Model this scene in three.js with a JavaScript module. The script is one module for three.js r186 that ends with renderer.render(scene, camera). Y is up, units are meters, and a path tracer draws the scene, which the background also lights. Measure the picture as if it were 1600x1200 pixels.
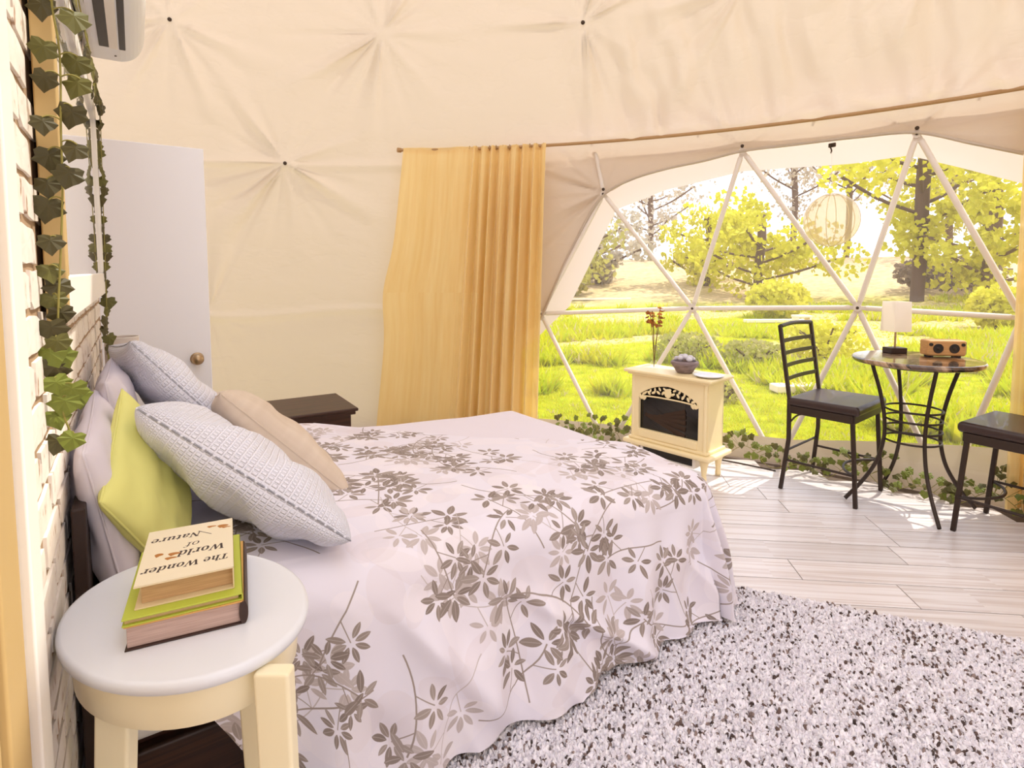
import * as THREE from 'three';
import { RoundedBoxGeometry } from 'three/addons/geometries/RoundedBoxGeometry.js';
import { mergeGeometries } from 'three/addons/utils/BufferGeometryUtils.js';

// ---------------------------------------------------------------- camera, sky, sun, exposure
const scene = new THREE.Scene();
const camera = new THREE.PerspectiveCamera(THREE.MathUtils.radToDeg(2 * Math.atan(600 / 880)), 1600 / 1200, 0.05, 400);
camera.rotation.order = 'YXZ';
camera.position.set(0, 1.44, 0);
camera.rotation.set(-0.0732, -0.58905, 0);
camera.setViewOffset(1600, 1200, 0, 112.5, 1600, 1200);          // lens shifted down, as in the photograph

const renderer = new THREE.WebGLRenderer({ antialias: true });
renderer.toneMapping = THREE.LinearToneMapping;
renderer.toneMappingExposure = 1.02;
renderer.shadowMap.enabled = true;

const SUN = new THREE.Vector3(0.46, 0.85, 0.14).normalize();
{ // a bright hazy sky: white near the horizon, a little bluer overhead
  const w = 256, h = 128, a = new Float32Array(w * h * 4);
  for (let y = 0; y < h; y++) for (let x = 0; x < w; x++) { const k = Math.max(0, Math.sin(((y + 0.5) / h - 0.5) * Math.PI)), i = (y * w + x) * 4; a[i] = 1 - 0.08 * k; a[i + 1] = 0.99 - 0.04 * k; a[i + 2] = 1.06 + 0.05 * k; a[i + 3] = 1; }
  const t = new THREE.DataTexture(a, w, h, THREE.RGBAFormat, THREE.FloatType); t.mapping = THREE.EquirectangularReflectionMapping; t.magFilter = THREE.LinearFilter; t.needsUpdate = true;
  scene.background = t; scene.backgroundIntensity = 1.9;
}
const sun = new THREE.DirectionalLight(new THREE.Color(1, 0.94, 0.84), 4.6);
sun.name = 'sun';
sun.position.copy(SUN).multiplyScalar(30);
sun.castShadow = true;
Object.assign(sun.shadow.camera, { left: -12, right: 12, top: 12, bottom: -12, near: 1, far: 60 });
sun.shadow.mapSize.set(2048, 2048);
scene.add(sun);

// ---------------------------------------------------------------- small helpers
const PI = Math.PI, V3 = (x, y, z) => new THREE.Vector3(x, y, z), D2R = PI / 180;
function rngOf(seed) { let s = seed >>> 0; return () => { s = (s + 0x6d2b79f5) >>> 0; let t = s; t = Math.imul(t ^ (t >>> 15), t | 1); t ^= t + Math.imul(t ^ (t >>> 7), t | 61); return ((t ^ (t >>> 14)) >>> 0) / 4294967296; }; }
const hash2 = (x, y) => { let h = Math.imul(x, 374761393) ^ Math.imul(y, 668265263); h = Math.imul(h ^ (h >>> 13), 1274126177); return ((h ^ (h >>> 16)) >>> 0) / 4294967296; };
function vnoise(x, y, wrap = 0) {
  const ix = Math.floor(x), iy = Math.floor(y), fx = x - ix, fy = y - iy, u = fx * fx * (3 - 2 * fx), v = fy * fy * (3 - 2 * fy);
  const w = (a) => (wrap ? ((a % wrap) + wrap) % wrap : a);
  const a = hash2(w(ix), w(iy)), b = hash2(w(ix + 1), w(iy)), c = hash2(w(ix), w(iy + 1)), d = hash2(w(ix + 1), w(iy + 1));
  return a + (b - a) * u + (c - a) * v + (a - b - c + d) * u * v;
}
const fbm = (x, y, o = 4, wrap = 0) => { let s = 0, a = 0.5, f = 1; for (let i = 0; i < o; i++) { s += a * vnoise(x * f + i * 17, y * f + i * 31, wrap ? wrap * f : 0); a *= 0.5; f *= 2; } return s; };
const smooth = (a, b, x) => { const t = Math.min(1, Math.max(0, (x - a) / (b - a))); return t * t * (3 - 2 * t); };
const used = {};
function numbered(n) { const k = (used[n] = (used[n] ?? -1) + 1); return k ? n + '_' + String(k).padStart(3, '0') : n; }
function shade(o) { o.castShadow = true; o.receiveShadow = true; return o; }
function tag(o, label, category, group) { o.userData.label = label; o.userData.category = category; if (group) o.userData.group = group; return o; }
function thing(name, label, category, [x, y, z] = [0, 0, 0], turn = 0, group) {
  const o = new THREE.Group(); o.name = numbered(name); o.position.set(x, y, z); o.rotation.y = turn; scene.add(o); return tag(o, label, category, group);
}
function clean(g) { const h = g.index ? g.toNonIndexed() : g; for (const k of Object.keys(h.attributes)) if (!['position', 'normal', 'uv'].includes(k)) h.deleteAttribute(k); if (!h.attributes.uv) h.setAttribute('uv', new THREE.BufferAttribute(new Float32Array(h.attributes.position.count * 2), 2)); return h; }
function merge(gs) { return gs.length === 1 ? gs[0] : mergeGeometries(gs.map(clean)); }
function add(parent, name, geo, m) {                                 // one mesh: a part, or with parent = scene a thing
  const o = shade(new THREE.Mesh(Array.isArray(geo) ? merge(geo) : geo, m));
  o.name = parent === scene ? numbered(name) : name; parent.add(o); return o;
}
function struct(name, geo, m) { const o = add(scene, name, geo, m); o.userData.kind = 'structure'; return o; }
function structGroup(name) { const o = new THREE.Group(); o.name = name; o.userData.kind = 'structure'; scene.add(o); return o; }
const rbox = (w, h, d, x = 0, y = 0, z = 0, r = 0.006, seg = 2) => new RoundedBoxGeometry(w, h, d, seg, Math.min(r, w / 2.01, h / 2.01, d / 2.01)).translate(x, y, z);
const cyl = (r0, r1, h, x = 0, y = 0, z = 0, n = 24) => new THREE.CylinderGeometry(r0, r1, h, n).translate(x, y, z);
const tube = (pts, r, seg = 24, n = 8, closed = false) => new THREE.TubeGeometry(new THREE.CatmullRomCurve3(pts.map((p) => (p.isVector3 ? p : V3(...p))), closed), seg, r, n, closed);
const lathe = (pts, n = 48) => new THREE.LatheGeometry(pts.map((p) => new THREE.Vector2(...p)), n);
function bar(a, b, r, n = 10) { const d = b.clone().sub(a), g = new THREE.CylinderGeometry(r, r, d.length(), n); g.applyQuaternion(new THREE.Quaternion().setFromUnitVectors(V3(0, 1, 0), d.clone().normalize())); return g.translate(...a.clone().add(b).multiplyScalar(0.5).toArray()); }
function sbar(a, b, w, d) { const v = V3(...b).sub(V3(...a)), g = new RoundedBoxGeometry(w, v.length(), d, 1, Math.min(w, d) * 0.2); g.applyQuaternion(new THREE.Quaternion().setFromUnitVectors(V3(0, 1, 0), v.clone().normalize())); return g.translate((a[0] + b[0]) / 2, (a[1] + b[1]) / 2, (a[2] + b[2]) / 2); }
function gridGeo(nu, nv, f, uvf) {                                   // f(u, v) -> [x, y, z], u and v from 0 to 1
  const p = new Float32Array((nu + 1) * (nv + 1) * 3), t = new Float32Array((nu + 1) * (nv + 1) * 2), ix = [];
  for (let j = 0; j <= nv; j++) for (let i = 0; i <= nu; i++) { const k = j * (nu + 1) + i, q = f(i / nu, j / nv), w = uvf ? uvf(i / nu, j / nv) : [i / nu, j / nv]; p.set(q, k * 3); t.set(w, k * 2); }
  for (let j = 0; j < nv; j++) for (let i = 0; i < nu; i++) { const a = j * (nu + 1) + i, b = a + 1, c = a + nu + 1, d = c + 1; ix.push(a, b, d, a, d, c); }
  const g = new THREE.BufferGeometry(); g.setAttribute('position', new THREE.BufferAttribute(p, 3)); g.setAttribute('uv', new THREE.BufferAttribute(t, 2)); g.setIndex(ix); g.computeVertexNormals(); return g;
}

// ---------------------------------------------------------------- textures and materials
function dataTex(n, f, srgb = true, repeat = [1, 1]) {               // f(u, v) -> [r, g, b] from 0 to 1
  const a = new Uint8Array(n * n * 4);
  for (let y = 0; y < n; y++) for (let x = 0; x < n; x++) { const c = f(x / n, y / n), i = (y * n + x) * 4; for (let k = 0; k < 3; k++) a[i + k] = Math.max(0, Math.min(255, c[k] * 255)); a[i + 3] = 255; }
  const t = new THREE.DataTexture(a, n, n); t.magFilter = THREE.LinearFilter; t.minFilter = THREE.LinearFilter; t.wrapS = t.wrapT = THREE.RepeatWrapping; if (srgb) t.colorSpace = THREE.SRGBColorSpace; t.repeat.set(...repeat); t.needsUpdate = true; return t;
}
const grey = (v) => [v, v, v], mixc = (a, b, t) => a.map((x, i) => x + (b[i] - x) * t);
const std = (color, roughness = 0.7, o = {}) => new THREE.MeshStandardMaterial({ color, roughness, side: THREE.DoubleSide, ...o });
const phys = (color, roughness = 0.7, o = {}) => new THREE.MeshPhysicalMaterial({ color, roughness, side: THREE.DoubleSide, ...o });

const weaveBump = dataTex(128, (u, v) => grey(0.5 + 0.25 * Math.sin(u * 64 * 2 * PI) * Math.sin(v * 64 * 2 * PI) + 0.25 * (vnoise(u * 64, v * 64, 64) - 0.5)), false);
const creaseBump = dataTex(512, (u, v) => { const w = fbm(u * 6, v * 6, 4, 6), r = 1 - Math.abs(2 * fbm(u * 4 + 3 * 0, v * 8, 4, 4) - 1); return grey(0.55 * w + 0.5 * Math.pow(r, 6)); }, false);
const M = {
  liner: phys(new THREE.Color(0.72, 0.61, 0.485), 1, { transmission: 0.24, bumpMap: creaseBump, bumpScale: 0.004 }),
  shell: phys(0xe8d8d2, 1, { transmission: 0.42 }),
  pvc: phys(new THREE.Color(0.98, 0.98, 0.97), 0.04, { transmission: 0.9, ior: 1.35 }),
  strut: std(0xe9dfd2, 0.45),
  bolt: std(0x4a3c30, 0.5, { metalness: 0.6 }),
  rod: std(0xb08a5a, 0.5),
  white: std(0xf4efe8, 0.5),
  gloss: phys(0xe8ebf2, 0.35, { clearcoat: 0.3 }),
  cream: phys(0xfdf1cc, 0.4, { clearcoat: 0.2 }),  // warm shade tone put into the white side table's apron and legs
  doorWhite: std(0xf8f7fa, 0.5),
  mortar: std(0xa88c6e, 0.95),
  glass: phys(0xffffff, 0.02, { transmission: 1, ior: 1.5 }),
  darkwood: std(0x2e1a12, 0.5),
  green: std(0xcfd86a, 0.85),
  black: std(0x1a1512, 0.45),
  iron: std(0x33241a, 0.5, { metalness: 0.15 }),
  leather: phys(0x33201a, 0.42, { clearcoat: 0.15 }),
  metal: std(0xb49a78, 0.3, { metalness: 0.9 }),
};
const darkWoodTex = dataTex(256, (u, v) => mixc([0.16, 0.08, 0.05], [0.36, 0.22, 0.14], fbm(u * 4, v * 40, 4)));
M.chest = std(0xffffff, 0.4, { map: darkWoodTex });

// ---------------------------------------------------------------- the dome: one sphere, cut by the floor
const C = V3(-1.54, 1.25, 0.13), R = 6.15;
const onDome = (az, el, r = R) => V3(C.x + r * Math.cos(el * D2R) * Math.cos(az * D2R), C.y + r * Math.sin(el * D2R), C.z + r * Math.cos(el * D2R) * Math.sin(az * D2R));
const LINER = [[-44.07, -3.69], [-42.46, -2.31], [-39.92, 3.48], [-37.3, 7.7], [-35.19, 8.76], [-32.53, 9.4], [-29.76, 9.78], [-27.13, 10.21], [-23.85, 10.29], [-20.11, 10.31], [-16.98, 10.14], [-14.29, 9.13], [-12.04, 8.25], [-8.5, 7], [-7.5, -8.2], [-11.21, -8.37], [-14.07, -8.68], [-17.95, -9.2], [-23.18, -9.97], [-27.89, -10.16], [-36.13, -10.5], [-43.9, -10.44]];
const CLEAR = [[-45.05, -5.64], [-42.99, -3.87], [-40.33, -1.25], [-38.41, 2.67], [-36.51, 6.52], [-32.67, 7.85], [-27.23, 8.81], [-23.93, 8.78], [-20.51, 8.69], [-17.42, 8.85], [-14.88, 7.83], [-12.28, 6.71], [-8.2, 5.2], [-7.2, -10.4], [-44.71, -11.2]];
function inside(P, x, y) { let c = false; for (let i = 0, j = P.length - 1; i < P.length; j = i++) if (P[i][1] > y !== P[j][1] > y && x < ((P[j][0] - P[i][0]) * (y - P[i][1])) / (P[j][1] - P[i][1]) + P[i][0]) c = !c; return c; }
function nearest(P, x, y) { let best = 1e9, q; for (let i = 0, j = P.length - 1; i < P.length; j = i++) { const [ax, ay] = P[j], [bx, by] = P[i], dx = bx - ax, dy = by - ay, t = Math.max(0, Math.min(1, ((x - ax) * dx + (y - ay) * dy) / (dx * dx + dy * dy))), px = ax + t * dx, py = ay + t * dy, d = Math.hypot(px - x, py - y); if (d < best) { best = d; q = [px, py, d]; } } return q; }
// fabric relief: the liner is pulled to the frame at its bolts and sags in folds between them
const PULLS = [[-63.84, 10.6], [-71.35, 20.62], [-38.54, 20.14], [-70.45, -1.77], [-37.3, 7.95], [-27.13, 10.47], [-16.98, 10.29], [-84, 10.4], [-55, 20.4], [-27, 20.6], [-16, 20.5], [-48, 31], [-33, 31], [-63, 31], [-20, 31], [-6, 20], [-80, 31], [-90, 0]];
function relief(az, el) {
  let d = 0;
  for (const [pa, pe] of PULLS) {
    const dx = (az - pa) * Math.cos(el * D2R), dy = el - pe, r = Math.hypot(dx, dy);
    if (r > 11) continue;
    const th = Math.atan2(dy, dx), f = smooth(11, 0.5, r);
    d += 0.045 * Math.exp(-r / 2.2);
    d += f * Math.min(1, r / 1.5) * 0.042 * Math.pow(vnoise(th * 1.1 + pa * 3, pe), 1.5) * 2 * (Math.pow(Math.max(0, Math.sin(th * 7 + pa)), 3) - 0.5 * Math.max(0, Math.sin(th * 17 + pe * 3)) * (0.4 + 0.6 * vnoise(th * 3 + pa, r * 0.4)));
  }
  if (el > 10.6) {                                                   // hanging folds over the curtain pole by the window
    const w = smooth(-43, -36, az) * smooth(22, 18, el) * smooth(10.6, 12.5, el);
    d -= w * (0.05 * Math.pow(Math.abs(Math.sin((az + 0.25 * el) * 0.95 + 2 * vnoise(az * 0.5, el * 0.3))), 3) + 0.03 * vnoise(az * 1.6 + el * 0.4, el * 0.25));
    d -= w * 0.10 * smooth(17, 11.5, el) * smooth(10.7, 11.5, el);
  }
  const seam = (e0, a, k) => a * Math.exp(-Math.pow((el - e0) / k, 2));
  d += seam(-1.8 + 0.3 * Math.sin(az * 0.3), 0.02, 0.35) + seam(10.5, 0.02, 0.3);
  d += 0.010 * (fbm(az * 0.5 + el * 0.15, el * 0.4, 3) - 0.5) + 0.012 * (fbm(az * 0.18, el * 0.7 + az * 0.1, 3) - 0.5);
  return d;
}
function domeGeo(a0, a1, e0, e1, na, ne, r, poly, rel, keepInside) {
  const g = [], uv = [], ix = [], id = new Int32Array((na + 1) * (ne + 1)).fill(-1), pt = [];
  const da = (a1 - a0) / na, de = (e1 - e0) / ne;
  for (let j = 0; j <= ne; j++) for (let i = 0; i <= na; i++) {
    let a = a0 + i * da, e = e0 + j * de, out = true;
    if (poly && a > -60 && a < -5 && e < 15) { const is = inside(poly, a, e); out = is === !!keepInside; if (!out) { const n = nearest(poly, a, e); if (n[2] < 1.6 * Math.max(da, de)) { a = n[0]; e = n[1]; } } } else if (keepInside) out = false;
    pt.push([a, e, out]);
  }
  const vert = (k) => { if (id[k] < 0) { const [a, e] = pt[k], p = onDome(a, e, r - (rel ? -rel(a, e) : 0)); id[k] = g.length / 3; g.push(p.x, Math.max(p.y, -0.02), p.z); uv.push(a * 0.107, e * 0.107); } return id[k]; };
  for (let j = 0; j < ne; j++) for (let i = 0; i < na; i++) {
    const k = [j * (na + 1) + i, j * (na + 1) + i + 1, (j + 1) * (na + 1) + i + 1, (j + 1) * (na + 1) + i];
    for (const t of [[0, 1, 2], [0, 2, 3]]) if (t.some((q) => pt[k[q]][2])) ix.push(...t.map((q) => vert(k[q])));
  }
  const o = new THREE.BufferGeometry(); o.setAttribute('position', new THREE.Float32BufferAttribute(g, 3)); o.setAttribute('uv', new THREE.Float32BufferAttribute(uv, 2)); o.setIndex(ix); o.computeVertexNormals(); return o;
}
const SEAM = 10.75;                                                  // where the pole and the eave seam run
const wallBack = struct('wall_back', domeGeo(-95, -4, -11.75, SEAM, 560, 140, R, LINER, relief), M.liner);
const ceiling = struct('ceiling', domeGeo(-95, -4, SEAM, 48, 455, 186, R, null, relief), M.liner);
struct('wall_front', mergeGeometries([domeGeo(-4, 22, -11.75, 48, 13, 24, R, null, null), domeGeo(22, 45, -11.75, 48, 12, 24, R, null, null), domeGeo(45, 95, -11.75, -2, 25, 4, R, null, null), domeGeo(45, 95, 26, 48, 25, 10, R, null, null), domeGeo(95, 265, -11.75, 48, 60, 24, R, null, null)]), M.liner);
{ // unseen clear crown and rear bay, added to let in more daylight
  const crown = structGroup('added_window_3'), rear = structGroup('added_window_4'), clearM = phys(0xffffff, 0.05, { transmission: 0.95, ior: 1.3 });
  add(crown, 'clear_sheet', domeGeo(-180, 180, 48, 90, 72, 20, R, null, null), clearM);
  for (let k = 0; k < 6; k++) add(crown, 'frame_tube', tube([48, 58, 68, 78, 89.9].map((e) => onDome(k * 60, e, R - 0.03)), 0.02, 24, 8), M.strut);
  add(crown, 'frame_ring', tube(Array.from({ length: 36 }, (_, k) => onDome(k * 10, 48, R - 0.02)), 0.025, 144, 8, true), M.strut);
  add(rear, 'clear_sheet', domeGeo(45, 95, -2, 26, 50, 28, R, null, null), clearM);
  for (const a of [45, 62, 78, 95]) add(rear, 'frame_tube', tube([-2, 7, 16, 26].map((e) => onDome(a, e, R - 0.03)), 0.02, 24, 8), M.strut);
}
for (const [a, e] of [[-63.84, 10.6], [-71.35, 20.62], [-38.54, 20.14]]) {
  const p = onDome(a, e, R + 0.0 + relief(a, e) - 0.012), g = new THREE.SphereGeometry(0.016, 12, 8); g.scale(1, 1, 0.6); g.lookAt(p.clone().sub(C)); g.translate(p.x, p.y, p.z); add(ceiling, 'bolt', g, M.bolt);
}
{ const p = onDome(-70.45, -1.77, R - 0.0), g = new THREE.SphereGeometry(0.014, 12, 8).translate(p.x, p.y, p.z); add(wallBack, 'bolt', g, M.bolt); }

// window_2: the bay of tubes and clear sheet
const win = structGroup('window_2');
add(win, 'outer_shell', domeGeo(-46.5, -4, -11.75, 11.9, 212, 118, R + 0.12, CLEAR, null), M.shell);
add(win, 'clear_sheet', domeGeo(-46, -6, -12, 10, 120, 66, R + 0.125, CLEAR, null, true), M.pvc);
const HUB = { l: [-42.5, -1.79], L: [-37.34, 7.8], A: [-27.15, 10.21], B: [-16.99, 10.07], a: [-30.47, -1.09], b: [-19.78, -0.68], r: [-11.7, -0.92] };
const END = { l1: [-37.67, -10.6], a1: [-35.74, -10.75], a2: [-25.2, -10.2], b1: [-23.52, -10.2], b2: [-15.89, -9.1], r1: [-13.84, -9], up: [-37.94, 11.1], r2: [-9.2, -8.9], rt: [-6.9, 9.6] };
const RS = R + 0.03, hubP = (k) => onDome(...(HUB[k] ?? END[k]), RS);
for (const [p, q] of ['lL', 'La', 'la', 'Aa', 'Ab', 'ab', 'Bb', 'Br', 'br'].map((s) => [...s]).concat([['l', 'l1'], ['a', 'a1'], ['a', 'a2'], ['b', 'b1'], ['b', 'b2'], ['r', 'r1'], ['r', 'r2'], ['L', 'up'], ['r', 'rt']])) {
  const a = hubP(p), b = hubP(q), d = b.clone().sub(a).normalize(), gs = [bar(a.clone().addScaledVector(d, 0.05), b.clone().addScaledVector(d, HUB[q] ? -0.05 : 0), 0.019, 12)];
  for (const [e, s, isHub] of [[a, 1, true], [b, -1, !!HUB[q]]]) if (isHub) { const n = e.clone().sub(C).normalize(), t = new RoundedBoxGeometry(0.03, 0.075, 0.012, 1, 0.004), m = new THREE.Matrix4().makeBasis(d.clone().cross(n).normalize(), d, n); t.applyMatrix4(m.setPosition(e.clone().addScaledVector(d, s * 0.035))); gs.push(t); }
  add(win, 'frame_tube', gs, M.strut);
}
for (const k of Object.keys(HUB)) {
  const p = onDome(...HUB[k], RS - 0.022), g = new THREE.CylinderGeometry(0.026, 0.026, 0.014, 16).rotateX(PI / 2); g.lookAt(p.clone().sub(C)); g.translate(p.x, p.y, p.z); const h = add(win, 'hub', g, M.strut);
  const q = onDome(...HUB[k], RS - 0.032), s = new THREE.SphereGeometry(0.01, 10, 8).translate(q.x, q.y, q.z); add(h, 'bolt', s, M.bolt);
}
for (const [a, e] of [[-37.3, 8.15], [-27.13, 10.55], [-16.98, 10.4]]) { const p = onDome(a, e, R - 0.01), g = new THREE.SphereGeometry(0.013, 10, 8).translate(p.x, p.y, p.z); add(win, 'bolt', g, M.bolt); }
{ const p = onDome(-21.54, 9.75, R - 0.01); add(win, 'hook', [tube([[p.x, p.y + 0.03, p.z], [p.x - 0.02, p.y + 0.01, p.z], [p.x - 0.025, p.y - 0.015, p.z + 0.01], [p.x - 0.01, p.y - 0.03, p.z]], 0.005, 12, 6), rbox(0.014, 0.03, 0.05, p.x, p.y + 0.025, p.z)], M.bolt); }
{ // folded hem of the liner along the top of the window
  const pts = LINER.slice(1, 13).map(([a, e]) => onDome(a, e, R - 0.005)); add(win, 'fabric_hem', tube(pts, 0.011, 120, 6), M.liner);
}

// ---------------------------------------------------------------- floor of separate planks
const floorC = Math.sqrt(R * R - 1.25 * 1.25);
const plankTex = dataTex(512, (u, v) => { const g = fbm(u * 3, v * 48, 5), k = fbm(u * 2 + 9, v * 10, 3); return mixc(mixc([0.95, 0.92, 0.90], [0.84, 0.78, 0.74], smooth(0.35, 0.7, g)), [0.91, 0.88, 0.88], k * 0.6); });
const plankM = [1, 0.94, 1.06].map((k, i) => { const t = plankTex.clone(); t.offset.set(i * 0.31, i * 0.17); t.needsUpdate = true; return phys(new THREE.Color(0.96 * k, 0.97 * k, 1.0 * k), 0.32, { map: t, clearcoat: 0.25, clearcoatRoughness: 0.25 }); });
const floor = structGroup('floor');
add(floor, 'subfloor', new THREE.CylinderGeometry(floorC + 0.1, floorC + 0.1, 0.08, 96).translate(C.x, -0.052, C.z), std(0x6d5d50, 0.9));
{
  const rnd = rngOf(5), dir = V3(0.77, 0, 0.638), nor = V3(-0.638, 0, 0.77), W = 0.19, rest = [];
  const near = V3(3.2, 0, -1.5);
  const c0 = C.x * dir.x + C.z * dir.z, n0 = C.x * nor.x + C.z * nor.z;
  for (let k = -32; k < 32; k++) {
    const n = k * W + W / 2, ch = Math.sqrt(Math.max(0, (floorC - 0.02) ** 2 - (Math.abs(n - n0) + W / 2) ** 2));
    if (ch < 0.2) continue;
    let s = c0 - ch + (k % 2) * 0.0 - rnd() * 1.2;
    while (s < c0 + ch) {
      const L = 1.25, a = Math.max(s, c0 - ch), b = Math.min(s + L, c0 + ch); s += L;
      if (b - a < 0.08) continue;
      const m = (a + b) / 2, x = dir.x * m + nor.x * n, z = dir.z * m + nor.z * n, i = Math.floor(rnd() * 3), u0 = rnd();
      const g = new THREE.BoxGeometry(b - a - 0.003, 0.012, W - 0.004); const uv = g.attributes.uv; for (let q = 0; q < uv.count; q++) uv.setXY(q, uv.getX(q) * (b - a) * 0.7 + u0, uv.getY(q) * 0.35 + u0 * 3);
      const h = g.attributes.position; for (let q = 0; q < h.count; q++) if (h.getY(q) > 0) h.setXYZ(q, h.getX(q) * 0.9985, h.getY(q), h.getZ(q) * 0.985);
      g.translate(0, -0.006, 0);
      if (V3(x, 0, z).distanceTo(near) < 2.6) { const o = add(floor, 'plank', g, plankM[i]); o.position.set(x, 0, z); o.rotation.y = Math.atan2(-dir.z, dir.x); }
      else rest.push(g.rotateY(Math.atan2(-dir.z, dir.x)).translate(x, 0, z));
    }
  }
  add(floor, 'plank_rows', rest, plankM[0]).userData.kind = 'stuff';
}

// ---------------------------------------------------------------- the whitewashed brick partition beside the camera
const WX = -0.14, WZ0 = -1.04, WZ1 = -3.4;                            // face of the wall, near end, far end
const wallLeft = structGroup('wall_left');
add(wallLeft, 'mortar_bed', new THREE.BoxGeometry(0.1, 3.0, WZ0 - WZ1).translate(WX - 0.059, 1.5, (WZ0 + WZ1) / 2), M.mortar);
const brickTex = dataTex(256, (u, v) => { const n = fbm(u * 10, v * 10, 5, 10), s = fbm(u * 26 + 3, v * 8, 4, 2); let c = mixc([0.97, 0.95, 0.92], [0.9, 0.86, 0.82], n); c = mixc(c, [0.62, 0.47, 0.36], smooth(0.56, 0.72, n * 0.6 + s * 0.42) * 0.8); return c; });
const brickM = [0, 1, 2].map((i) => { const t = brickTex.clone(); t.offset.set(i * 0.37, i * 0.21); t.needsUpdate = true; return std(new THREE.Color(1, 0.99 - i * 0.01, 0.98 - i * 0.02), 0.85, { map: t, bumpMap: t, bumpScale: 0.004 }); });
const brickG = [];
{
  const rnd = rngOf(11);
  for (let k = 0; k < 7; k++) {                                      // rough-edged brick: face towards +x
    const w = 0.203, h = 0.0655, pts = [], N = 14;
    for (let i = 0; i < N; i++) { const t = i / N, s = t * 4, e = Math.floor(s), f = s - e, q = [[-1 + 2 * f, -1], [1, -1 + 2 * f], [1 - 2 * f, 1], [-1, 1 - 2 * f]][e]; pts.push([q[0] * w / 2 + (rnd() - 0.5) * 0.007, q[1] * h / 2 + (rnd() - 0.5) * 0.006]); }
    const p = [], uv = [], ix = [], d = 0.001 + 0.002 * rnd(), c = N * 2;
    for (const [a, b] of pts) { p.push(-0.012, b, a); uv.push(a * 3 + 0.5, b * 3 + 0.5); }
    for (const [a, b] of pts) { p.push(d - 0.001 + rnd() * 0.001, b * 0.93, a * 0.975); uv.push(a * 3 + 0.5, b * 3 + 0.5); }
    p.push(d, 0, 0); uv.push(0.5, 0.5);
    for (let i = 0; i < N; i++) { const j = (i + 1) % N; ix.push(i, i + N, j, j, i + N, j + N, i + N, c, j + N); }
    const g = new THREE.BufferGeometry(); g.setAttribute('position', new THREE.Float32BufferAttribute(p, 3)); g.setAttribute('uv', new THREE.Float32BufferAttribute(uv, 2)); g.setIndex(ix); const gn = g.toNonIndexed(); gn.computeVertexNormals(); brickG.push(gn);
  }
  for (let r = 0; r < 33; r++) for (let k = 0; k < 13; k++) {
    const y = 0.04 + r * 0.076, z = WZ0 - 0.06 - k * 0.214 - (r % 2) * 0.107;
    if (z - 0.1 < WZ1 || (y > 1.36 && y < 2.1 && z < -1.42 && z > -2.85)) continue;
    const b = add(wallLeft, 'brick', brickG[Math.floor(rnd() * 7)], brickM[Math.floor(rnd() * 3)]);
    b.position.set(WX - 0.006, y, z); b.rotation.x = (rnd() < 0.5 ? PI : 0) + (rnd() - 0.5) * 0.012;
  }
}
// end trim and door casing at the near end of the partition
const trimCream = std(0xc4a66e, 0.6);
struct('trim_1', [rbox(0.125, 3.0, 0.085, WX - 0.052, 1.5, -0.995, 0.004)], M.white);
struct('trim_2', [rbox(0.11, 3.0, 0.06, WX - 0.056, 1.5, -0.92, 0.004), rbox(0.13, 3.0, 0.10, WX - 0.058, 1.5, -0.838, 0.004), rbox(0.11, 3.0, 0.2, WX - 0.056, 1.5, -0.685, 0.004)], trimCream);

// window_1: deep white casing with a bright pane that mirrors the ivy
const win1 = structGroup('window_1');
const BX = -0.105, BZ0 = -1.35, BZ1 = -2.9, BY0 = 1.345, BY1 = 2.1;
add(win1, 'side_board', rbox(0.034, BY1 - BY0, 0.045, BX - 0.018, (BY0 + BY1) / 2, BZ0 - 0.0225, 0.003), trimCream);
add(win1, 'side_board', rbox(0.034, BY1 - BY0, 0.06, BX - 0.018, (BY0 + BY1) / 2, BZ1 + 0.03, 0.003), M.white);
add(win1, 'sill', rbox(0.036, 0.085, BZ0 - BZ1 - 0.02, BX - 0.0175, BY0 + 0.043, (BZ0 + BZ1) / 2 - 0.012, 0.004), M.white);
add(win1, 'head_board', rbox(0.034, 0.06, BZ0 - BZ1 - 0.1, BX - 0.018, BY1 - 0.03, (BZ0 + BZ1) / 2, 0.003), M.white);
add(win1, 'backing', new THREE.BoxGeometry(0.006, BY1 - BY0 - 0.14, BZ0 - BZ1 - 0.1).translate(BX - 0.028, (BY0 + BY1) / 2 + 0.012, (BZ0 + BZ1) / 2), M.white);
add(win1, 'glass_pane', new THREE.BoxGeometry(0.004, BY1 - BY0 - 0.14, BZ0 - BZ1 - 0.1).translate(BX - 0.012, (BY0 + BY1) / 2 + 0.012, (BZ0 + BZ1) / 2), phys(0xf4efe6, 0.03, { clearcoat: 1, clearcoatRoughness: 0.02, ior: 1.8 }));

// white door leaf past the end of the partition
const door = structGroup('door_1');
add(door, 'door_leaf', [rbox(0.77, 2.08, 0.04, -0.05, 1.055, -3.52, 0.004)], M.doorWhite);
{
  const k = add(door, 'door_knob', [lathe([[0, 0.062], [0.018, 0.06], [0.028, 0.05], [0.03, 0.04], [0.024, 0.028], [0.012, 0.022], [0.011, 0.008], [0.032, 0.006], [0.034, 0], [0, 0]], 28).rotateX(PI / 2).translate(0.265, 0.96, -3.5)], M.metal);
  k.userData.label = 'round brass door knob';
  for (const y of [0.3, 1.05, 1.85]) add(door, 'hinge', rbox(0.02, 0.09, 0.008, -0.43, y, -3.498, 0.002), M.metal);
}

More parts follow.
